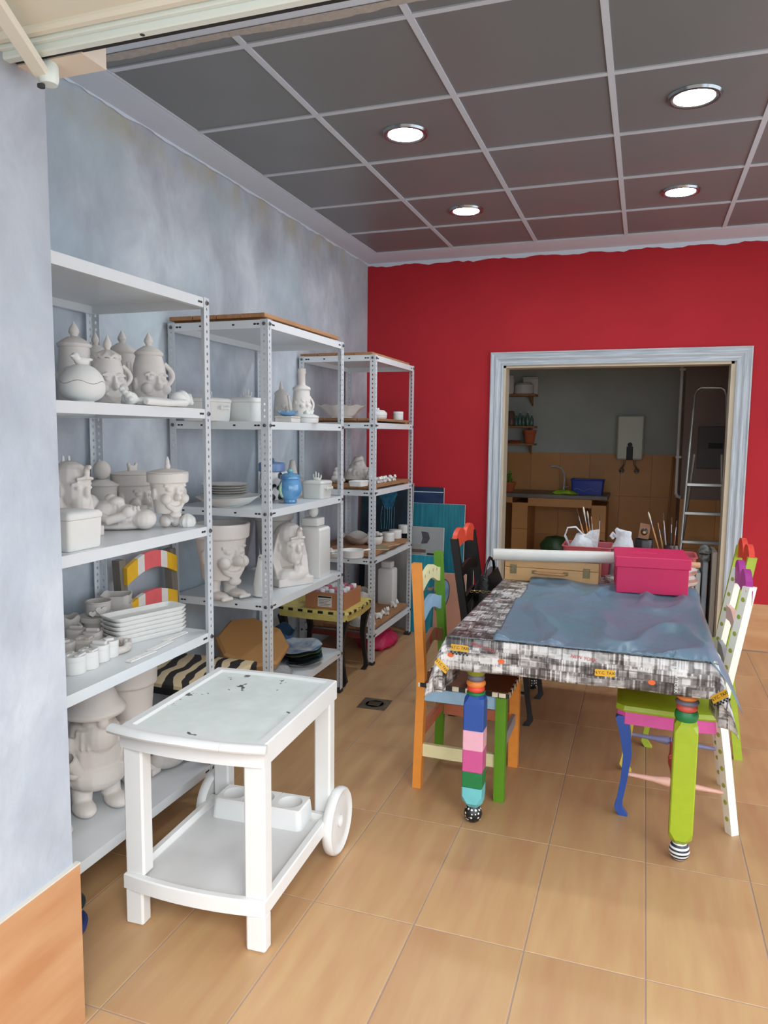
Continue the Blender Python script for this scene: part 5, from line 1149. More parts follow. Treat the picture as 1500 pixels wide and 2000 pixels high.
P, s = pos(-.43, -.17, z4); footed_pot('tall unglazed flowerpot with bare feet behind the trolley', P, 0, 235*s, .098, BISQ, 0)
P, s = pos(-.33, -.03, z4); t = thing('fish_figurine', 'unglazed fish with fanned tail on the lowest shelf behind the trolley', 'figurine', P, 1.2); m = MB().ell(-.02, 0, .04, .075, .04, .04).ell(-.08, 0, .045, .03, .03, .03)
m.loft([[(.04, -.012, .02), (.05, .012, .02), (.05, .012, .05), (.04, -.012, .05)], [(.09, -.01, 0), (.1, .01, .0), (.12, .01, .07), (.1, -.01, .07)]]).ell(.09, 0, .035, .03, .022, .035); m.v = [(x, y, max(z, 0)) for x, y, z in m.v]; m.fuse('fish', BISQG, t, .0035)
# ---------------- middle unit, upper shelf
a1, a2, a3, a4 = ZA[2][1:]
P, s = sp(404, 790, -.56, a1); box_dish('oval-cornered casserole with hand-like knob, the nearer of two on the middle unit', P+Vector((0, 0, 0)), PI/2, .22, .17, .11, BISQ2, 'bunny', True, 'casserole_dish', .05)
P, s = sp(482, 790, -.47, a1); box_dish('rectangular casserole with hand-like knob beside the slotted post of the middle unit', P, PI/2, .18, .20, .118, BISQ2, 'bunny', True, 'casserole_dish', .03)
P, s = sp(549, 770, -.52, a1); jar_face('small rounded unglazed figure jar behind the middle unit post', 'jar', P, -.4, 75*s, .042, 'gnomelet', BISQ, .08)
BLG = mat('pale_blue_glaze', (128, 172, 212), .3, spec=.5, var=.15, vscale=12)
P, s = sp(562, 808, -.30, a1); t = tag(thing('grey_box', 'low grey box under the blue leaf dish', 'box', P), None); B(-.045, .045, -.05, .05, 0, .022, c=.002).build('box_body', BISQG, t, False); B(-.047, .047, -.052, .052, .0225, .03, c=.002).build('box_lid', BISQG, t, False)
t = thing('leaf_dish', 'pale blue glazed leaf-edged dish on the low grey box', 'dish', P+Vector((0, 0, .031))); m = MB(); hollow(m, [(.02, 0), (.035, .006), (.052, .022)], .003, 36); m.v = [(x, y, z+(.006*math.sin(7*math.atan2(y, x)) if z > .012 else 0)) for x, y, z in m.v]; m.build('dish_wall', BLG, t); MB().lathe([(.02, -.0005), (.024, .003), (.02, .006)], 20).build('foot_ring', BLG, t)
P, s = sp(589, 750, -.36, a1); hh = 106*s
t = thing('bottle_teapot', 'tall unglazed bottle-necked figure teapot on the middle unit', 'teapot', P, -.5); m = MB().lathe([(0, 0), (.052, 0), (.056, .03), (.05, .09), (.043, hh*.6), (.05, hh*.62), (.046, hh*.66), (.02, hh*.7), (.02, hh*.9), (.024, hh*.92), (.022, hh), (0, hh)], 32); face(m, .044, hh*.33, .09); m.ell(.04, .0, .03, .03, .03, .03); m.fuse('bottle_body', BISQ, t, .0026); spout(t, .042, .03, hh*.5, .03, BISQ, -PI*.62, .011); handle_loop(t, .042, .05, hh*.5, .025, BISQ, PI*.4, .006)
P, s = sp(602, 810, -.255, a1); t = thing('frog_dish', 'low unglazed dish with small animals on its lid at the shelf edge', 'dish', P, -.5); m = MB(); m.lathe([(0, 0), (.045, 0), (.05, .01), (.05, .026), (0, .026)], 30, 1, 1.1).build('dish_base', BISQ2, t); l = MB().lathe([(.052, .027), (.052, .034), (.03, .044), (0, .046)], 30, 1, 1.1).build('dish_lid', BISQ2, t); MB().ell(0, -.012, .05, .02, .016, .012).ell(.014, -.02, .058, .009).ell(0, .016, .052, .015, .014, .014).ell(.008, .022, .062, .008).fuse('animal_pair', BISQ2, l, .0025)
# ---------------- middle unit, second shelf
P, s = sp(447, 975, -.50, a2); t = thing('oval_platter', 'long oval unglazed platter carrying a stack of plates', 'platter', P, 0); m = MB(); hollow(m, [(.06, 0), (.09, .008), (.14, .045), (.145, .048)], .005, 44, .95, 1.35); m.build('platter_wall', BISQ2, t); MB().lathe([(.06, -.0005), (.07, -.0005), (.07, .006), (.06, .006)], 36, .95, 1.35).build('foot_ring', BISQ2, t)
OD5 = ['lowest', 'second lowest', 'middle', 'second from the top', 'topmost']
for k in range(5):
    t = thing('plate', OD5[k]+' of the five stacked plates on the oval platter', 'plate', P+Vector((0, -.03, .0505+k*.0115)), 0, group='plates stacked on the platter'); m = MB(); hollow(m, [(.06, 0), (.075, .002), (.107, .0125), (.112, .0135)], .0028, 40); m.build('plate_disc', BISQ2, t); MB().lathe([(.05, -.0004), (.056, -.0004), (.056, .003), (.05, .003)], 28).build('foot_ring', BISQ2, t)
COW = dots_mat('cow_patches', (232, 230, 226), (24, 22, 24), 17, .42); BLL = mat('mid_blue_glaze', (112, 142, 190), .3, var=.1)
P, s = sp(531, 940, -.47, a2); hh = 83*s
t = thing('cow_jar', 'black and white spotted cow jar with blue lid', 'jar', P, -.5); m = MB().lathe([(0, 0), (.055, 0), (.066, .02), (.068, hh*.4), (.06, hh*.66), (0, hh*.66)], 32)
for q in (-1, 1): m.ell(.045, q*.05, hh*.25, .022, .022, hh*.24).ell(.055, q*.05, .015, .03, .024, .016).ell(.03, q*.066, hh*.55, .014, .02, .03)
m.ell(.06, 0, hh*.4, .032, .036, .03); m.v = [(x, y, max(z, 0)) for x, y, z in m.v]; m.fuse('jar_body', COW, t, .0035); l = MB().lathe([(.064, hh*.66), (.07, hh*.68), (.07, hh*.84), (.064, hh*.87), (0, hh*.9)], 32).build('lid', BLL, t); MB().ell(0, 0, hh*.93, .02, .014, .012).fuse('knob', BLL, l, .003)
P, s = sp(571, 930, -.50, a2); t = thing('cone_figurine', 'pointed unglazed cone figure behind the blue jar', 'figurine', P, -.4); m = MB().lathe([(0, 0), (.06, 0), (.055, .04), (.042, .08), (.03, .11), (.014, 68*s), (0, 70*s)], 20); m.ell(.04, .01, .05, .018).ell(.035, -.02, .07, .016).ell(.03, .015, .09, .014); m.fuse('figure', BISQG, t, .003)
BLJ = mat('glossy_blue_glaze', (104, 164, 208), .12, spec=.6, var=.25, vscale=10, col2=(80, 136, 186), coat=.5); GRJ = mat('pale_green_glaze', (176, 206, 172), .2); TEAL = mat('teal_glaze', (120, 176, 184), .2)
P, s = sp(567, 955, -.30, a2); hh = 64*s
t = thing('blue_jar', 'glossy light blue glazed jar with teal knob on the middle unit', 'jar', P, -.5); MB().lathe([(0, 0), (.03, 0), (.034, .006), (.032, .016), (.05, .034), (.06, hh*.38), (.058, hh*.56), (.047, hh*.72), (.052, hh*.75), (.052, hh*.8), (0, hh*.8)], 36).build('jar_body', BLJ, t); l = MB().lathe([(.05, hh*.805), (.048, hh*.85), (.03, hh*.9), (0, hh*.92)], 32).build('lid', BLJ, t); MB().lathe([(0, hh*.9), (.012, hh*.91), (.016, hh*.97), (.01, hh*1.03), (0, hh*1.05)], 18).build('knob', TEAL, l)
handle_loop(t, .046, hh*.2, hh*.62, .014, GRJ, PI*.5, .009); handle_loop(t, .046, hh*.2, hh*.62, .014, GRJ, -PI*.5, .009)
P, s = sp(619, 955, -.30, a2); box_dish('small square casserole with bunny-eared knob next to the blue jar', P+Vector((0, .0, 0)), PI/2, .14, .13, .098, GLAZW, 'bunny', True, 'casserole_dish', .02)
# ---------------- middle unit, third shelf
P, s = sp(432, 1090, -.50, a3); footed_pot('big unglazed footed planter with bulbous nose on the middle unit', P, -.35, 143*s*1.03, .125, BISQ, .2)
P, s = sp(515, 1080, -.58, a3); footed_pot('unglazed footed planter behind, beside the slotted post', P+Vector((0, .12, 0)), -.2, .37, .105, BISQG, .17)
P, s = sp(509, 1130, -.33, a3); hh = 82*s
t = thing('goose_figurine', 'slim unglazed goose standing beside the slotted post', 'figurine', P+Vector((0, 0, 0)), -.6); m = MB().tube([(0, 0, .02), (0, 0, .06), (.0, 0, hh*.6), (.002, 0, hh*.85), (.004, 0, hh*.95)], [.032, .036, .026, .016, .014], 18).ell(.006, 0, hh*.95, .017, .014, .016).ell(.026, 0, hh*.94, .014, .006, .005).ell(0, 0, .012, .036, .036, .014); m.v = [(x, y, max(z, 0)) for x, y, z in m.v]; o = m.fuse('goose', BISQ2, t, .003); MB().ell(.016, -.011, hh*.965, .0025).ell(.016, .011, hh*.965, .0025).build('eyes', DARK, o)
P, s = pos(-.335, 1.01, a3); bust('unglazed pharaoh bust with striped headdress in front of the square jar', P, -.55, 108*s*1.12, BISQ)
def square_jar(label, P, rz, w_, h_, m, ball=True, face_m=None):
    t = thing('square_jar', label, 'jar', P, rz); r = rrect(w_, w_, .006, 3)
    MB().loft([[(x*.97, y*.97, 0) for x, y in r], [(x, y, .004) for x, y in r], [(x, y, h_*.66) for x, y in r], [(x*.9, y*.9, h_*.69) for x, y in r], [(x*.5, y*.5, h_*.71) for x, y in r]]).build('jar_body', m, t, ang=30)
    l = MB().loft([[(x*.62, y*.62, h_*.712) for x, y in r], [(x*.66, y*.66, h_*.72) for x, y in r], [(x*.66, y*.66, h_*.81) for x, y in r], [(x*.6, y*.6, h_*.82) for x, y in r]]).build('stopper', m, t, ang=30)
    if ball: MB().lathe([(0, h_*.82)]+[(w_*.2*math.sin(PI*i/12), h_*.91-h_*.09*math.cos(PI*i/12)) for i in range(1, 12)]+[(0, h_)], 24).build('ball_knob', m, l)
    return t
P, s = pos(-.325, 1.27, a3); square_jar('square white jar with ball stopper behind the pharaoh bust', P, 0, .145, 136*s*1.02, BISQ2)
# ---------------- middle unit, lowest shelf: seat pad, wrapped dishes, painted plates
TAN = mat('tan_leatherette', (186, 138, 84), .55, var=.12, vscale=4)
t = thing('seat_pad', 'tan octagonal seat pad leaning under the middle unit', 'seat pad', (-.47, .84, a4+.16)); o8 = [(.17, .08), (.08, .17), (-.08, .17), (-.17, .08), (-.17, -.08), (-.08, -.17), (.08, -.17), (.17, -.08)]
MB().loft([[(x*.97, y*.97, -.01) for x, y in o8], [(x, y, 0) for x, y in o8], [(x, y, .03) for x, y in o8], [(x*.93, y*.93, .042) for x, y in o8], [(x*.5, y*.5, .046) for x, y in o8]]).build('pad', TAN, t, ang=25); MB().prism([(x*.95, y*.95) for x, y in o8], .012, 'z', -.022).build('base_board', paint((150, 90, 50)), t, False); t.rotation_euler = (math.radians(20), math.radians(20), math.radians(10))
t = thing('wooden_crate', 'dark wooden crate under the tan seat pad on the lowest shelf', 'crate', (-.55, .80, a4+.001)); CRT = mat('dark_crate_wood', (110, 80, 54), .8, var=.25, vscale=8)
for a in ((-.11, .11, -.14, -.125, 0, .06), (-.11, .11, .125, .14, 0, .06), (-.11, -.098, -.125, .125, 0, .06), (.098, .11, -.125, .125, 0, .06), (-.1, .1, -.125, .125, 0, .008)): B(*a, c=.002).build('crate_board', CRT, t, False)
PLC = [(64, 110, 160), (60, 120, 104), (52, 70, 52), (40, 90, 110), (196, 190, 180)]; NMS = ['topmost painted plate, blue and white, on the lowest shelf of the middle unit', 'second painted plate from the top, brown and green edge', 'third painted plate from the top, dark green', 'fourth painted plate from the top, pale edged', 'lowest of the painted plates on the middle unit']
P, s = sp(580, 1285, -.36, a4)
for k in range(5):
    z = (4-k)*.0175; t = thing('painted_plate', NMS[k], 'plate', P+Vector((.0, 0, z)), .3*k, group='painted plates'); m = MB(); hollow(m, [(.06, 0), (.08, .004), (.125, .024), (.135, .027)], .003, 40, 1, 1.15); m.v = [(x, y, zz+(.004*math.sin(6*math.atan2(y, x)+k) if zz > .02 else 0)) for x, y, zz in m.v]
    pm_ = mat('painted_plate_%d' % k, PLC[k], .3, var=.5, vscale=14, col2=((216, 220, 216) if k in (0, 4) else (150, 96, 50) if k == 1 else (26, 34, 32))); m.build('plate_disc', pm_, t); MB().lathe([(.05, -.0004), (.06, -.0004), (.06, .004), (.05, .004)], 28).build('foot_ring', pm_, t)
t = thing('blue_bowl', 'dark blue and white painted dish behind the painted plates', 'dish', (-.56, 1.27, a4+.001), 0); m = MB(); hollow(m, [(.05, 0), (.07, .02), (.11, .1), (.12, .13)], .004, 30); m.v = [(x, y, z+(.018*math.sin(5*math.atan2(y, x)) if z > .08 else 0)) for x, y, z in m.v]; m.build('bowl_wall', mat('blue_marbled_glaze', (66, 110, 150), .3, var=.6, vscale=9, col2=(24, 32, 44)), t); MB().lathe([(.05, -.0004), (.056, -.0004), (.056, .008), (.05, .008)], 24).build('foot_ring', BLACK, t)
FILM = mat('clear_wrap', (196, 198, 200), .12, spec=.7, bump=.9, bscale=60, trans=.35)
t = thing('wrapped_parcel', 'dishes in shiny clear wrapping beneath the tan seat pad', 'parcel', (-.375, .80, a4+.001)); m = MB().lathe([(0, 0), (.11, .0), (.125, .03), (.11, .06), (.05, .075), (0, .078)], 34, 1, 1.3); crumple(m, 8, .014, 26); m.v = [(x, y, max(z, 0)) for x, y, z in m.v]; m.build('wrapping', FILM, t, ang=180); MB().lathe([(0, .004), (.09, .004), (.1, .02), (.0, .02)], 28, 1, 1.2).build('wrapped_plate', mat('dark_plate', (60, 58, 62), .4), t)
t = thing('dark_wrapped_plates', 'dark plates in crumpled film by the slotted post of the middle unit', 'parcel', (-.42, .99, a4+.001)); m = MB().lathe([(0, 0), (.07, .0), (.08, .02), (.07, .05), (0, .055)], 30, 1, 1.0); crumple(m, 12, .01, 26); m.v = [(x, y, max(z, 0)) for x, y, z in m.v]; m.build('wrapping', mat('dark_film', (70, 74, 80), .2, spec=.6, bump=.7, bscale=50), t, ang=180); MB().lathe([(0, .052), (.05, .055), (.06, .062), (0, .06)], 24).build('top_plate', mat('dark_plate', (60, 58, 62), .4), t)
# ---------------- far unit
b1, b2, b3, b4 = B3[0], B3[1], B3[2], B3[3]
P, s = sp(668, 805, -.45, b1); t = thing('wavy_bowl', 'wide unglazed bowl with wavy rim on the top board of the far unit', 'bowl', P); m = MB(); hollow(m, [(.06, 0), (.09, .02), (.125, .06), (.15, .072), (.155, .076)], .004, 48); m.v = [(x, y, z+(.005*math.sin(9*math.atan2(y, x)) if z > .055 else 0)) for x, y, z in m.v]; m.build('bowl_wall', BISQ, t); MB().lathe([(.06, -.0004), (.066, -.0004), (.066, .008), (.06, .008)], 28).build('foot_ring', BISQ, t)
P, s = sp(738, 805, -.36, b1); t = thing('butter_dish', 'oval lidded butter dish on the top board of the far unit', 'dish', P, .2); MB().lathe([(0, 0), (.055, 0), (.062, .012), (.062, .028), (0, .028)], 30, 1, 1.3).build('dish_base', BISQ2, t); l = MB().lathe([(.064, .029), (.062, .045), (.045, .06), (0, .065)], 30, 1, 1.3).build('dish_lid', BISQ2, t); MB().ell(0, 0, .068, .012, .022, .009).ell(0, .018, .072, .008).fuse('knob', BISQ2, l, .0025)
P, s = sp(778, 808, -.32, b1); small_box('plain round box beside the butter dish on the far unit', P, 0, .036, .062, 'none', 'round', BISQ2, 'round boxes of the far unit')
t = thing('figure_platter', 'unglazed platter under the pile of sculpted figures on the far unit', 'platter', (-.48, 2.32, b2+.0008)); m = MB(); hollow(m, [(.08, 0), (.12, .006), (.17, .022)], .004, 40, .9, 1.1); m.build('platter_wall', BISQG, t); MB().lathe([(.07, -.0004), (.08, -.0004), (.08, .005), (.07, .005)], 30, .9, 1.1).build('foot_ring', BISQG, t)
t = thing('sculpted_group', 'craggy unglazed sculpture of huddled figures on the platter', 'sculpture', (-.48, 2.34, b2+.0075)); m = MB().lathe([(0, 0), (.1, 0), (.085, .05), (.05, .11), (.02, .155), (0, .16)], 20)
for i in range(26): a = random.random()*6.28; h_ = random.random(); m.ell((.095-.075*h_)*math.cos(a), (.1-.08*h_)*math.sin(a), .01+.14*h_, .022, .018, .026, 8, Matrix.Rotation(random.random()*3, 3, 'X'))
m.v = [(x, y, max(z, 0)) for x, y, z in m.v]; m.fuse('figures', BISQG, t, .004, it=2)
for px, X, hh, lb in ((656, -.52, .09, 'small unglazed seated figure left of the sculpted group'), (722, -.36, .09, 'small unglazed seated figure beside the slotted post of the far unit')):
    P, s = sp(px, 925, X, b2); t = thing('seated_figurine', lb, 'figurine', P, -.4); m = MB().ell(0, 0, hh*.3, .035, .03, hh*.32).ell(.005, 0, hh*.68, .022, .024, hh*.25).ell(.01, 0, hh*.98, .018).tube([(.02, -.02, hh*.25), (.05, -.02, hh*.3), (.055, -.02, .01)], .011, 8).tube([(.02, .02, hh*.25), (.05, .02, hh*.3), (.055, .02, .01)], .011, 8); m.v = [(x, y, max(z, 0)) for x, y, z in m.v]; m.fuse('figure', BISQG, t, .003)
P, s = sp(706, 938, -.265, b2); box_dish('low rectangular dish at the near end of the second board on the far unit', P+Vector((-.03, .03, 0)), 0, .09, .13, .035, BISQ2, rad=.012, name='low_dish')
am = MB().ell(0, 0, .016, .022, .014, .014).ell(.02, 0, .03, .011).ell(.029, 0, .028, .006, .005, .005).ell(.018, .006, .041, .004, .003, .007).ell(.018, -.006, .041, .004, .003, .007).ell(-.022, 0, .024, .006, .004, .008)
for a, b in ((.012, .009), (.012, -.009), (-.012, .009), (-.012, -.009)): am.tube([(a, b, .012), (a, b, 0)], .0055, 8)
first = None; NTH = ['first', 'second', 'third', 'fourth', 'fifth', 'sixth', 'seventh']
for i in range(7):
    lb = NTH[i]+' small unglazed animal from the post, in the row on the far unit'; loc = (-.27-.012*(i % 2), 2.17+i*.052, b2+.0008)
    if first is None:
        first = thing('animal_figurine', lb, 'figurine', loc, -.6, group='row of small animals'); am.fuse('animal', BISQ2, first, .0028)
        MB().tube([(.014, -.009, .024), (.018, 0, .022), (.014, .009, .024)], .003, 6).build('collar', BISQ2, first)
    else: copy_tree(first, loc, -.6+.5*math.sin(i*2.1), lb)
# third board
P, s = sp(650, 1055, -.42, b3); t = thing('flower_dish', 'unglazed dish of modelled flowers at the near end of the far unit', 'dish', P); m = MB(); hollow(m, [(.06, 0), (.075, .01), (.085, .035)], .004, 32); m.build('dish_wall', BISQ, t)
m = MB()
for i in range(16): a = i*2.4; d = .018*math.sqrt(i); m.ell(d*math.cos(a), d*math.sin(a), .03+.008*math.sin(i), .015, .015, .01, 8)
m.fuse('flowers', BISQ, t, .003, it=1)
P, s = sp(688, 1062, -.30, b3); t = thing('pan_dish', 'shallow round unglazed dish with a side handle on the far unit', 'dish', P, .9); m = MB(); hollow(m, [(.062, 0), (.07, .006), (.074, .045), (.076, .05)], .004, 36); m.build('dish_wall', BISQ2, t); MB().tube([(.07, 0, .042), (.1, 0, .04), (.125, 0, .042)], [.014, .011, .014], 10, sq=.5).build('handle', BISQ2, t)
P, s = sp(700, 1042, -.48, b3); t = thing('leaf_platter', 'curled unglazed leaf platter behind the handled dish', 'platter', P, .4); m = MB(); hollow(m, [(.05, 0.0), (.085, .03), (.11, .062)], .004, 40, 1, 1.3); m.v = [(x, y, z+(.012*math.sin(5*math.atan2(y, x)) if z > .03 else 0)) for x, y, z in m.v]; m.build('leaf_wall', BISQG, t); MB().tube([(0, -.07, .012), (0, 0, .008), (0, .07, .012)], .004, 6).build('leaf_rib', BISQG, t)
P, s = sp(731, 1042, -.36, b3); t = thing('shell_bowl', 'unglazed bowl heaped with shells on the far unit', 'bowl', P); m = MB(); hollow(m, [(.04, 0), (.055, .015), (.062, .05), (.058, .06)], .004, 30); m.build('bowl_wall', BISQ, t); m = MB()
for i in range(10): a = i*2.4; d = .014*math.sqrt(i); m.ell(d*math.cos(a), d*math.sin(a), .065+.02*math.cos(d*30), .02, .014, .013, 8, Matrix.Rotation(a, 3, 'Z'))
m.fuse('shells', BISQ, t, .003, it=1)
for px, X, lb in ((758, -.33, 'round lidded box nearest the slotted post on the third board'), (772, -.33, 'middle one of three round lidded boxes on the third board'), (788, -.36, 'round lidded box farthest along the third board')):
    P, s = sp(px, 1048, X, b3); small_box(lb, P, 0, .046 if px < 780 else .04, .062, 'none', 'round', BISQ2, 'round boxes of the far unit')
t = thing('booklet', 'green and brown leaflet lying on the third board of the far unit', 'booklet', (-.27, 2.22, b3+.0008), .5); B(-.05, .05, -.075, .075, 0, .004).build('pages', mat('aged_paper', (206, 190, 160), .8), t, False); B(-.051, .051, -.076, .076, .0042, .0052).build('cover', mat('green_brown_print', (110, 124, 96), .6, var=.5, vscale=20, col2=(170, 140, 100)), t, False)
t = thing('booklet', 'tan leaflet beneath the round boxes on the third board', 'booklet', (-.262, 2.38, b3+.0008), -.3); B(-.045, .045, -.07, .07, 0, .004).build('pages', mat('aged_paper', (206, 190, 160), .8), t, False); B(-.046, .046, -.071, .071, .0042, .0052).build('cover', mat('tan_print', (190, 150, 112), .6, var=.3, vscale=20), t, False)
# lowest board
P, s = sp(700, 1130, -.47, b4); t = thing('basket_planter', 'unglazed planter modelled like a basket on the lowest board', 'planter', P); m = MB(); hollow(m, [(.06, 0), (.075, .02), (.095, .13), (.1, .15), (.095, .16)], .006, 48); m.v = [(x*(1+.03*math.cos(14*math.atan2(y, x))), y*(1+.03*math.cos(14*math.atan2(y, x))), z+(.01*math.sin(5*math.atan2(y, x)) if z > .14 else 0)) for x, y, z in m.v]; m.build('basket_wall', BISQ, t)
for zz in (.06, .1): MB().tube([(.01*0+(.072+.2*zz*.9)*math.cos(a), (.072+.2*zz*.9)*math.sin(a), zz) for a in [2*PI*i/30 for i in range(30)]], .006, 6, closed=True).build('basket_band', BISQ, t)
P, s = sp(757, 1130, -.38, b4); square_jar('square white jar with flat stopper on the lowest board of the far unit', P, 0, .115, 80*s*1.25, BISQ2, False)
P, s = sp(708, 1165, -.33, b4); t = thing('dome_cover', 'smooth white dome standing before the basket planter', 'cover', P); MB().lathe([(0, 0), (.075, 0), (.078, .006), (.07, .04), (.045, .07), (0, .082)], 34).build('dome', BISQ2, t); MB().lathe([(.078, 0), (.088, .002), (.088, .006), (.078, .008)], 34).build('rim', BISQ2, t)
for px, X, lb, rz in ((740, -.28, 'small unglazed horse-like figurine at the front of the lowest board', .3), (754, -.27, 'middle small animal figurine at the front of the lowest board', -.8), (769, -.29, 'small animal figurine farthest along the lowest board', -.2)):
    P, s = sp(px, 1190, X, b4); o = copy_tree(first, P, rz, lb); o.scale = (1.25, 1.25, 1.4); o['group'] = 'small animals on the lowest board'
t = thing('pink_bag', 'crumpled magenta bag on the floor under the far unit', 'bag', (-.36, 2.45, .001)); m = MB().lathe([(0, 0), (.12, 0), (.14, .04), (.09, .1), (0, .12)], 30, 1, 1.5); crumple(m, 15, .03, 16); m.v = [(x, y, max(z, 0)) for x, y, z in m.v]; m.build('bag_body', mat('magenta_film', (200, 40, 90), .35, bump=.5, bscale=40), t, ang=180); MB().tube([(0, -.02, .1), (0, -.01, .125), (0, .02, .13), (0, .04, .105)], .008, 6).build('bag_knot', MATS['magenta_film'], t)
# ---------------- cardboard box of paint pots on the yellow stool
cb = thing('cardboard_box', 'open cardboard box with printed label on the yellow stool', 'box', (-.37, 1.665, .4605), 0); CARD = mat('brown_cardboard', (184, 124, 84), .8, var=.08, vscale=5)
w2, d2, h2 = .125, .135, .098
for a in ((-w2, w2, -d2, -d2+.004, 0, h2), (-w2, w2, d2-.004, d2, 0, h2), (-w2, -w2+.004, -d2+.004, d2-.004, 0, h2), (w2-.004, w2, -d2+.004, d2-.004, 0, h2), (-w2+.004, w2-.004, -d2+.004, d2-.004, 0, .004)): B(*a).build('box_panel', CARD, cb, False)
lb_ = B(-.045, .045, -d2-.0008, -d2, .012, .078).build('printed_label', mat('label_paper', (216, 212, 204), .7), cb, False, loc=(.0, 0, 0))
B(-.043, .043, -d2-.0012, -d2-.0007, .066, .076).build('label_band', INK, lb_, False)
for k in range(5): B(-.038, .038-.012*(k % 3), -d2-.0012, -d2-.0007, .054-k*.009, .056-k*.009+.001).build('label_line', mat('grey_ink', (110, 108, 106), .7), lb_, False)
POTC = [(206, 190, 200), (176, 120, 140), (200, 206, 210), (190, 150, 170), (216, 212, 206), (150, 130, 150)]
k = 0
CAPW = mat('white_cap', (222, 222, 222), .4)
CW_ = ['white', 'mauve', 'pale', 'rose', 'cream', 'violet']
for iy in range(5):
    for ix in range(4):
        c_ = POTC[(ix*2+iy) % 6]; t = thing('paint_bottle', '%s paint bottle in the cardboard box, row %s from the label, %s from the wall' % (CW_[(ix*2+iy) % 6], ['first', 'second', 'third', 'fourth', 'fifth'][iy], ['first', 'second', 'third', 'fourth'][ix]), 'bottle', (-.37-.09+ix*.06, 1.665-.103+iy*.0515, .4605+.0045), group='paint bottles in the box')
        MB().lathe([(0, 0), (.02, 0), (.022, .004), (.022, .07), (.018, .08), (.014, .085), (0, .085)], 14).build('bottle_body', mat('paint_pot_%d' % ((ix*2+iy) % 6), c_, .4), t)
        MB().lathe([(.016, .085), (.018, .087), (.018, .106), (.015, .11), (0, .11)], 14).build('cap', CAPW if (ix+iy) % 3 else mat('rose_cap', (190, 100, 120), .4), t); k += 1
# ---------------- canvases leaning on the red wall
def canvas(label, cx, y0, w_, h_, m, lean=.10, thick=.018, z0=0.001, edge=None, rz=0):
    t = thing('canvas', label, 'painting', (cx, y0, z0), rz)
    t.rotation_euler = (-lean, 0, rz)
    B(-w_/2, w_/2, 0, thick, 0, h_, c=.001).build('stretcher', edge or mat('raw_canvas_edge', (206, 200, 188), .8), t, False)
    B(-w_/2+.001, w_/2-.001, -.0015, .0002, .001, h_-.001).build('painted_face', m, t, False); return t
def streaks(name, c1, c2, c3, sc=(26, 1, 2.2)):
    m = bpy.data.materials.new(name); m.use_nodes = True; nt, b, N, L = nodes(m); tc = N('ShaderNodeTexCoord'); mp = N('ShaderNodeMapping'); mp.inputs['Scale'].default_value = sc; L(tc.outputs['Object'], mp.inputs[0])
    n = N('ShaderNodeTexNoise'); n.inputs['Scale'].default_value = 1.6; n.inputs['Detail'].default_value = 6; L(mp.outputs[0], n.inputs[0]); cr = N('ShaderNodeValToRGB'); cr.color_ramp.elements[0].position = .3; cr.color_ramp.elements[1].position = .7; cr.color_ramp.elements[0].color = lin(c1); cr.color_ramp.elements[1].color = lin(c3); e = cr.color_ramp.elements.new(.5); e.color = lin(c2); L(n.outputs[0], cr.inputs[0]); L(cr.outputs[0], b.inputs['Base Color']); b.inputs['Roughness'].default_value = .45; return m
def place_canvas(label, px0, px1, pyt, y, m, lean, **k):
    a, b_ = oy(px0, pyt, y), oy(px1, pyt, y); return canvas(label, (a.x+b_.x)/2, y-math.sin(lean)*a.z*.0, b_.x-a.x, a.z/math.cos(lean), m, lean, **k)
tealm = streaks('teal_brushwork', (20, 96, 116), (28, 116, 132), (44, 136, 146))
c1 = place_canvas('large teal streaked canvas leaning against the red wall', 782, 906, 982, 3.10, tealm, .05)
c2 = place_canvas('navy canvas with a pale horizon line behind the teal canvas', 760, 866, 950, 3.185, streaks('navy_brushwork', (24, 40, 74), (34, 56, 94), (44, 74, 112), (2, 1, 9)), .022)
zc2 = oy(800, 958, 3.18).z; B(-.22, .22, -.0022, -.0012, zc2-.012, zc2-.006).build('horizon_stroke', paint((206, 216, 224)), c2, False)
B(-.22, .22, -.0021, -.0012, zc2, zc2+.03).build('dark_sky_band', paint((28, 44, 70)), c2, False)
c3 = place_canvas('dark sea canvas with a blue jellyfish behind the far unit', 700, 802, 942, 3.0, streaks('deep_sea', (14, 22, 30), (20, 40, 54), (30, 62, 60), (4, 1, 3)), .07)
j = oy(752, 1005, 2.985)
lo = j-Vector(c3.location)
jm = mat('jellyfish_blue', (40, 120, 150), .5, var=.5, vscale=30, col2=(20, 70, 96))
MB().loft([[(.075*math.cos(a)*(1 if math.sin(a) > 0 else .75), -.0024, .095*math.sin(a)) for a in [2*PI*i/24 for i in range(24)]], [(.075*math.cos(a)*(1 if math.sin(a) > 0 else .75), -.0012, .095*math.sin(a)) for a in [2*PI*i/24 for i in range(24)]]]).build('jellyfish', jm, c3, False, loc=(lo.x, 0, 1.0))
for k in range(6): MB().tube([(lo.x-.05+.02*k, -.0024, .93), (lo.x-.06+.024*k+.01*math.sin(k), -.0024, .84), (lo.x-.05+.02*k, -.0024, .75)], .0014, 5).build('tentacle', paint((80, 160, 186)), c3)
c4 = place_canvas('small grey canvas with a dark gem shape in front of the teal canvas', 800, 863, 1030, 2.93, mat('grey_wash', (160, 162, 162), .7, var=.15, vscale=6), .08, thick=.02)
g = oy(826, 1053, 2.93); gx = g.x-c4.location.x; gz = g.z/math.cos(.08)
MB().prism([(-.03, -.045), (.02, -.04), (.04, 0), (.025, .045), (-.03, .05), (-.018, 0)], .0012, 'y', -.0026).build('gem_shape', mat('dark_gem', (86, 84, 90), .6, var=.5, vscale=30), c4, False, loc=(gx, 0, gz))
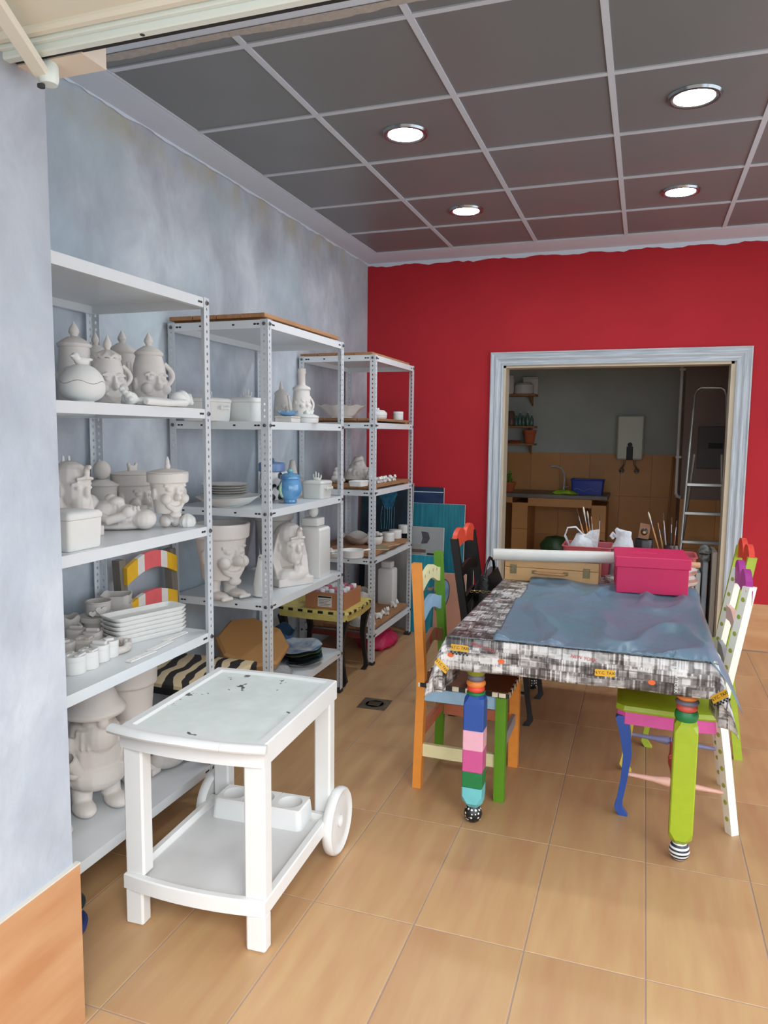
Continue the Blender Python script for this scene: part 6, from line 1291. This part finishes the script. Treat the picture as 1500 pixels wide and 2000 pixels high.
B(-.06, .06, -.0026, -.0014, -.012, .012).build('brown_mark', paint((110, 84, 76)), c4, False, loc=(gx-.05, 0, gz-.1)); B(-.03, .03, -.0026, -.0014, -.012, .012).build('dark_mark', paint((30, 44, 54)), c4, False, loc=(gx+.05, 0, gz-.125))
c5 = place_canvas('turquoise canvas with a small bird behind the orange and green chair', 800, 862, 1085, 2.85, streaks('turquoise_brushwork', (20, 116, 140), (30, 140, 160), (60, 164, 180)), .09)
g = oy(838, 1152, 2.85); bm_ = MB().ell(0, 0, 0, .02, .0012, .012, 12).ell(.02, 0, .012, .009, .0012, .008, 10).loft([[(-.018, -.001, 0), (-.018, .001, 0), (-.014, .001, .006), (-.014, -.001, .006)], [(-.05, -.001, -.02), (-.05, .001, -.02), (-.045, .001, -.01), (-.045, -.001, -.01)]]).build('painted_bird', paint((196, 150, 110)), c5, False, loc=(g.x-c5.location.x, -.0016, g.z))
c6 = place_canvas('flesh-coloured canvas with a blue hat shape beside the orange and green chair', 846, 908, 1120, 2.78, mat('flesh_wash', (196, 142, 118), .6, var=.2, vscale=5), .10)
g = oy(868, 1170, 2.78); ht = MB().loft([[(.05*math.cos(a)+.02*math.sin(a), -.0028, .115*math.sin(a)) for a in [2*PI*i/24 for i in range(24)]], [(.05*math.cos(a)+.02*math.sin(a), -.0012, .115*math.sin(a)) for a in [2*PI*i/24 for i in range(24)]]]).build('hat_shape', mat('pale_blue_paint', (142, 184, 206), .5, var=.3, vscale=9, col2=(70, 110, 140)), c6, False, loc=(g.x-c6.location.x-.03, 0, g.z+.02))
MB().tube([(.055*math.cos(a)+.02*math.sin(a), -.002, .12*math.sin(a)) for a in [2*PI*i/24 for i in range(24)]], .003, 6, closed=True).build('hat_outline', paint((34, 60, 80)), ht)
for k in range(4): MB().tube([(.02+.02*math.cos(a), -.002, -.25+.03*k+.04*math.sin(a)) for a in [3.0*i/10 for i in range(11)]], .0018, 5).build('drawn_line', paint((110, 70, 60)), c6)
c7 = place_canvas('small dark canvas behind the black chair top', 880, 926, 1036, 3.17, streaks('near_black', (18, 18, 20), (30, 28, 30), (46, 40, 40)), .025)
g = oy(921, 1044, 3.17); MB().ell(0, 0, 0, .008, .001, .016, 10).build('white_fleck', paint((220, 220, 220)), c7, loc=(g.x-c7.location.x, -.0016, g.z))
t = thing('leaning_board', 'tall grey board standing behind the far shelving unit', 'board', (-.46, 2.94, .001)); t.rotation_euler.x = -.06; B(-.2, .26, 0, .015, 0, .66, c=.001).build('panel_face', mat('grey_primer', (150, 146, 142), .8, var=.1, vscale=4), t, False); B(-.2, .26, .015, .03, .6, .64).build('panel_batten', mat('plain_wood', (168, 124, 84), .6), t, False)
# ---------------- floor drain and the bowl behind the jamb
dn = thing('floor_drain', 'square metal drain cover set in the floor tiles', 'drain', (.025, 1.325, .0004), .05); B(-.08, .08, -.08, .08, 0, .0025, c=.0008).build('drain_plate', mat('dull_drain_steel', (128, 116, 98), .45, metal=.6, var=.3, vscale=20), dn, False)
MB().lathe([(.0, .0026), (.05, .0026), (.052, .004), (.058, .004), (.06, .0026)], 30).build('drain_ring', mat('dark_drain', (70, 62, 54), .6), dn)
for k in range(5): B(-.035, .035, -.03+k*.0135, -.025+k*.0135, .0027, .0044).build('drain_bar', MATS['dull_drain_steel'], dn, False)
bw = thing('pet_bowl', 'steel bowl on a blue base half hidden by the pale jamb', 'bowl', (oz(166, 1822, .01).x-.1, oz(166, 1822, .01).y-.02, 0), 0)
MB().lathe([(0, 0), (.085, 0), (.095, .006), (.098, .02), (.09, .028), (0, .028)], 34).build('base', mat('navy_rubber', (40, 56, 110), .6), bw); m = MB(); hollow(m, [(.06, .0285), (.075, .035), (.09, .075), (.094, .08)], .002, 34); m.build('steel_bowl', mat('brushed_steel', (176, 184, 186), .25, metal=.9), bw)
# ================================================================== BACK ROOM
DIMW = mat('pale_enamel', (206, 208, 190), .4)
p, q = oy(1208, 812, 5.66), oy(1255, 898, 5.66)
wh = thing('water_heater', 'white wall-mounted gas water heater in the back room', 'water heater', ((p.x+q.x)/2, 5.68, q.z)); w_, h_ = (q.x-p.x), p.z-q.z
B(-w_/2, w_/2, -.1, .068, 0, h_, c=.012).build('casing', DIMW, wh, False); B(-.032, .032, -.104, -.098, 0, h_*.3, c=.002).build('control_panel', DARK, wh, False)
MB().at(0, -.1, h_*.34, rx=PI/2).lathe([(0, 0), (.024, 0), (.022, .014), (0, .015)], 20).build('sight_glass', DARK, wh)
PIPE = mat('copper_brass_pipe', (170, 140, 110), .4, metal=.8)
for sx in (-1, 1):
    MB().tube([(sx*.05, .0, 0), (sx*.05, .0, -.05), (sx*.075, .02, -.10), (sx*.075, .05, -.115)], .009, 10).build('pipe', PIPE, wh); MB().at(sx*.075, .03, -.118, rx=PI/2).lathe([(0, -.01), (.028, -.008), (.024, .012), (0, .02)], 18).build('pipe_flange', mat('brushed_steel', (176, 184, 186), .25, metal=.9), wh)
# tiled counter with sink tap
zc_ = .905; CTX0, CTX1 = -.39, oy(1187, 968, 5.15).x
ct = thing('tiled_counter', 'brown tiled kitchen counter with open space below', 'counter', ((CTX0+CTX1)/2, 5.44, 0)); hw_ = (CTX1-CTX0)/2
B(-hw_, hw_, -.29, .295, zc_-.04, zc_, c=.004).build('worktop', mat('grey_worktop', (120, 112, 104), .4, var=.15, vscale=12), ct, False)
lx = oy(1005, 1000, 5.15).x-(CTX0+CTX1)/2
for x0, x1 in ((lx-.03, lx+.13), (hw_-.15, hw_-.01)):
    for k in range(3): B(x0, x1, -.27, .28, .002+k*.27, .27+k*.27, c=.002).build('pier_tile', KT, ct, False)
B(lx+.13, hw_-.15, -.27, -.25, zc_-.125, zc_-.04).build('front_rail', KT, ct, False); B(-hw_, lx-.03, -.27, -.25, zc_-.1, zc_-.04).build('front_rail', KT, ct, False)
tp = oy(1100, 962, 5.5); t = thing('kitchen_tap', 'chrome swan-neck tap over the kitchen counter', 'tap', (tp.x, 5.55, zc_)); CH = mat('satin_chrome_tap', (214, 216, 216), .35, metal=.4)
MB().lathe([(0, 0), (.026, 0), (.024, .012), (.014, .02), (.012, .05), (0, .05)], 18).build('tap_base', CH, t); MB().tube([(0, 0, .04), (.004, 0, .14), (0, -.01, .2), (-.03, -.04, .25), (-.09, -.09, .275), (-.13, -.12, .27)], .0095, 10).build('spout', CH, t); MB().tube([(0, 0, .05), (.05, 0, .06)], .006, 8).build('lever', CH, t)
p, q = oy(1115, 945, 5.25), oy(1178, 975, 5.25)
t = thing('blue_crate', 'blue plastic crate on the kitchen counter', 'crate', ((p.x+q.x)/2, 5.36, zc_)); BC = mat('blue_plastic', (40, 64, 160), .4); w_ = q.x-p.x; r0, r1 = rrect(w_*.92, .2, .015), rrect(w_, .22, .018)
m = MB(); m.loft([[(x, y, 0) for x, y in r0], [(x, y, .15) for x, y in r1], [(x*.96, y*.96, .15) for x, y in r1], [(x*.94, y*.94, .006) for x, y in r0]], False); m.f += [tuple(range(len(r0)))[::-1], tuple(3*len(r0)+i for i in range(len(r0)))]; m.build('crate_wall', BC, t, ang=30); MB().tube([(x*1.01, y*1.01, .147) for x, y in r1], .006, 8, closed=True).build('crate_rim', BC, t)
MB().tube([(-w_*.4+w_*.08*k, -.111, .05+.014*math.sin(k*1.3)) for k in range(11)], .004, 6).build('white_scrawl', paint((120, 140, 206)), t)
p = oy(1100, 968, 5.2); t = thing('green_cloth', 'lime green cloth on the kitchen counter', 'cloth', (p.x, 5.22, zc_)); m = MB().lathe([(0, 0), (.09, 0), (.1, .015), (.06, .035), (0, .04)], 26, 1.2, .5); crumple(m, 21, .02, 30); m.v = [(x, y, max(z, 0)) for x, y, z in m.v]; m.build('cloth_heap', paint((150, 190, 40)), t, ang=180); MB().ell(.1, .0, .008, .05, .03, .008).build('cloth_corner', paint((150, 190, 40)), t)
p = oy(994, 950, 5.35); t = thing('potted_plant', 'terracotta pot with a green plant at the left of the counter', 'plant', (p.x, 5.35, zc_)); TER = mat('terracotta', (190, 98, 60), .8); m = MB(); hollow(m, [(.05, 0), (.062, .07), (.07, .072), (.072, .1)], .006, 24); m.build('pot', TER, t); m = MB()
for i in range(14): a = i*2.4; m.ell(.03*math.cos(a)*(i % 4)*.4, .03*math.sin(a)*(i % 4)*.4, .1+.008*i, .02, .008, .016, 8, Matrix.Rotation(a, 3, 'Z'))
m.build('foliage', paint((110, 150, 40)), t)
# pots and bottles on the left shelves
shz = [oy(1030, py, 5.6).z for py in (770, 832, 866)]; shx1 = oy(1048, 770, 5.6).x
KS = ['upper', 'middle', 'lower']
for k, z in enumerate(shz):
    t = thing('wall_shelf', KS[k]+' wooden wall shelf in the back room', 'shelf', ((-.39+shx1)/2, 5.63, z-.02)); hw2 = (shx1+.39)/2; B(-hw2, hw2, -.1, .115, 0, .02, c=.002).build('shelf_board', WOODP, t, False)
    for x in (-hw2*.7, hw2*.8): MB().prism([(.115, 0), (.115, -.1), (-.06, 0)], .015, 'x', x).build('bracket', WOODP, t, False)
def kpot(label, cat, px, k, r, h, m_, name, lid=True):
    x = oy(px, 800, 5.58).x; t = thing(name, label, cat, (x, 5.60, shz[k]+.0008)); MB().lathe([(0, 0), (r*.9, 0), (r, .01), (r, h*.8), (r*.8, h*.86), (0, h*.86)], 24).build('body', m_, t); MB().lathe([(r*.85, h*.865), (r*.88, h*.9), (r*.7, h*.98), (0, h)], 24).build('lid' if lid else 'top', m_, t)
kpot('white container at the left of the upper wall shelf', 'container', 994, 0, .045, .2, WHITEP, 'storage_pot'); kpot('wide white container in front on the upper wall shelf', 'container', 1022, 0, .1, .12, WHITEP, 'storage_pot'); 
x = oy(1036, 750, 5.68).x; t = thing('white_tub', 'square white tub behind on the upper wall shelf', 'container', (x+.0, 5.705, shz[0]+.0008)); B(-.08, .08, -.035, .03, 0, .17, c=.006).build('tub', WHITEP, t, False); B(-.085, .085, -.04, .032, .171, .185, c=.003).build('tub_lid', WHITEP, t, False)
GLS = mat('green_bottle_glass', (110, 150, 140), .1, spec=.6, trans=.4); kpot('brown pot above the bottles on the middle wall shelf', 'pot', 998, 1, .04, .16, mat('brown_glaze', (110, 84, 70), .4), 'storage_pot')
for i, (px, c_) in enumerate(((1008, 'first'), (1015, 'second'), (1022, 'third'), (1030, 'fourth'), (1038, 'fifth'))):
    x = oy(px, 815, 5.56).x; t = thing('glass_bottle', c_+' small bottle from the left on the middle wall shelf', 'bottle', (x, 5.585, shz[1]+.0008), group='bottles on the wall shelf'); hh = .12+.03*(i % 2); MB().lathe([(0, 0), (.018, 0), (.02, .005), (.02, hh*.6), (.008, hh*.8), (.008, hh*.93), (0, hh*.93)], 14).build('glass', GLS, t); MB().lathe([(.0095, hh*.93), (.0095, hh), (0, hh)], 12).build('cap', WHITEP, t)
x = oy(1034, 850, 5.58).x; t = thing('terracotta_pot', 'terracotta pot on the lower wall shelf', 'pot', (x, 5.60, shz[2]+.0008)); m = MB(); hollow(m, [(.05, 0), (.062, .1), (.07, .102), (.072, .14)], .006, 24); m.build('pot', TER, t); MB().lathe([(0, .11), (.055, .11), (.055, .118), (0, .12)], 20).build('soil', mat('soil', (70, 50, 40), .9), t)
x = oy(1005, 866, 5.58).x; t = thing('clay_saucer', 'flat clay saucers on the lower wall shelf', 'saucer', (x, 5.60, shz[2]+.0008)); m = MB(); hollow(m, [(.06, 0), (.08, .018)], .005, 24); m.build('saucer', TER, t); MB().lathe([(0, .019), (.05, .019), (.07, .03), (0, .03)], 22).build('upper_saucer', TER, t)
# step ladder just inside the doorway
ld = thing('step_ladder', 'aluminium step ladder with arched top rail in the back room', 'ladder', (1.86, 4.0, 0)); ALD = mat('ladder_aluminium', (186, 186, 182), .35, metal=.7)
wt, wb_ = .115, .2; zt2 = 1.89
def lx_(z): return wb_+(wt-wb_)*z/zt2
def ly_(z): return -.25+.25*z/1.4
arc_ = [(-lx_(zt2-.06), ly_(zt2-.06), zt2-.06), (-lx_(zt2)+.012, ly_(zt2), zt2-.02), (-lx_(zt2)+.04, ly_(zt2), zt2), (lx_(zt2)-.04, ly_(zt2), zt2), (lx_(zt2)-.012, ly_(zt2), zt2-.02), (lx_(zt2-.06), ly_(zt2-.06), zt2-.06)]
MB().tube([(-lx_(0), ly_(0), .01)]+arc_+[(lx_(0), ly_(0), .01)], .012, 10).build('front_frame', ALD, ld)
for i in range(5):
    z = .22+i*.225; B(-lx_(z), lx_(z), ly_(z)-.03, ly_(z)+.04, z-.012, z+.012, c=.003).build('step', ALD, ld, False)
for sx in (-1, 1): MB().tube([(sx*.1, .0, 1.36), (sx*.19, .3, .01)], .011, 10).build('rear_leg', ALD, ld)
MB().tube([(-.18, .26, .15), (.18, .26, .15)], .008, 8).build('rear_brace', ALD, ld)
for sx in (-1, 1): B(sx*wb_-.016, sx*wb_+.016, ly_(0)-.018, ly_(0)+.018, 0, .03, c=.003).build('rubber_foot', DARK, ld, False)
# white door edge, broom and meter cover by the right wall
p, q = oy(1333, 715, 4.97), oy(1325, 965, 4.97); t = thing('white_pipe', 'white vertical pipe by the right wall of the back room', 'pipe', (p.x, 4.965, 0)); MB().tube([(0, 0, q.z), (0, 0, 2.72)], .014, 12).build('pipe', WHITEP, t); MB().tube([(0, 0, q.z+.01), (.01, .01, q.z-.02), (.04, .022, q.z-.03)], .016, 10).build('elbow', WHITEP, t)
for z in (1.3, 2.1): B(-.02, .03, -.016, .034, z, z+.02, c=.002).build('clip', WHITEP, t, False)
p = oy(1320, 890, 5.6); t = thing('broom', 'broom leaning by the kitchen wall next to the pipe', 'broom', (p.x-.07, 5.48, 0)); t.rotation_euler = (-.13, .04, 0); MB().tube([(0, 0, .12), (0, 0, p.z)], .011, 10).build('handle', mat('broom_stick', (170, 120, 70), .6), t); B(-.12, .12, -.025, .025, .06, .12, c=.008).build('head', paint((60, 60, 64)), t, False); B(-.125, .125, -.03, .03, .012, .062).build('bristles', paint((90, 50, 40)), t, False)
p = oy(1397, 872, 4.98); t = thing('meter_cover', 'dark grey meter cover on the brownish wall behind the ladder', 'cover', (p.x, 4.985, p.z-.2)); B(-.15, .15, -.02, .0148, 0, .38, c=.004).build('cover_plate', mat('grey_meter', (96, 92, 92), .6), t, False); B(-.06, .06, -.026, -.019, .18, .23, c=.002).build('cover_latch', DARK, t, False)
# canvases stored against the right side inside the doorway
ARM = mat('patterned_fabric', (70, 74, 78), .8, var=.7, vscale=24, col2=(190, 190, 186))
for k, (x, h_, m_, lb) in enumerate(((1.905, .66, mat('pale_board_edge', (190, 182, 170), .7, var=.1), 'pale board leaning inside the doorway on the right'), (1.845, .58, mat('blue_grey_canvas', (150, 160, 172), .7, var=.25, vscale=8), 'blue-grey canvas stored inside the doorway'), (1.80, .50, mat('white_board_edge', (196, 198, 196), .7, var=.1), 'low white board leaning inside the doorway'))):
    t = thing('stored_board', lb, 'board', (x, 3.565, .001), 0); B(-.02, .012, -.15, .15, 0, h_, c=.002).build('board', m_, t, False); B(-.0215, -.0195, -.14, .14, .02, h_-.02).build('board_face', m_, t, False); t.rotation_euler.y = .0
t = thing('fabric_bundle', 'dark patterned cloth bundle on top of the stored boards', 'cloth', (1.845, 3.56, .582)); m = MB().lathe([(0, 0), (.035, 0), (.04, .03), (.045, .07), (.03, .1), (0, .11)], 20, 1, 2.2); crumple(m, 31, .02, 20); m.v = [(x, y, max(z, 0)) for x, y, z in m.v]; m.build('bundle', ARM, t, ang=180); MB().tube([(-.04, -.05, .05), (.0, -.1, .055), (.04, -.05, .05)], .006, 6).build('tie', DARK, t)
p = oy(1085, 1050, 4.9); t = thing('green_bin', 'dark green round-topped bin in front of the counter', 'bin', (p.x+.0, 4.95, 0)); GB = paint((48, 74, 40)); MB().lathe([(0, 0), (.12, 0), (.15, .4), (0, .4)], 26).build('bin_body', GB, t); MB().lathe([(.155, .4), (.155, .43), (.1, .5), (0, .52)], 26).build('bin_lid', GB, t)
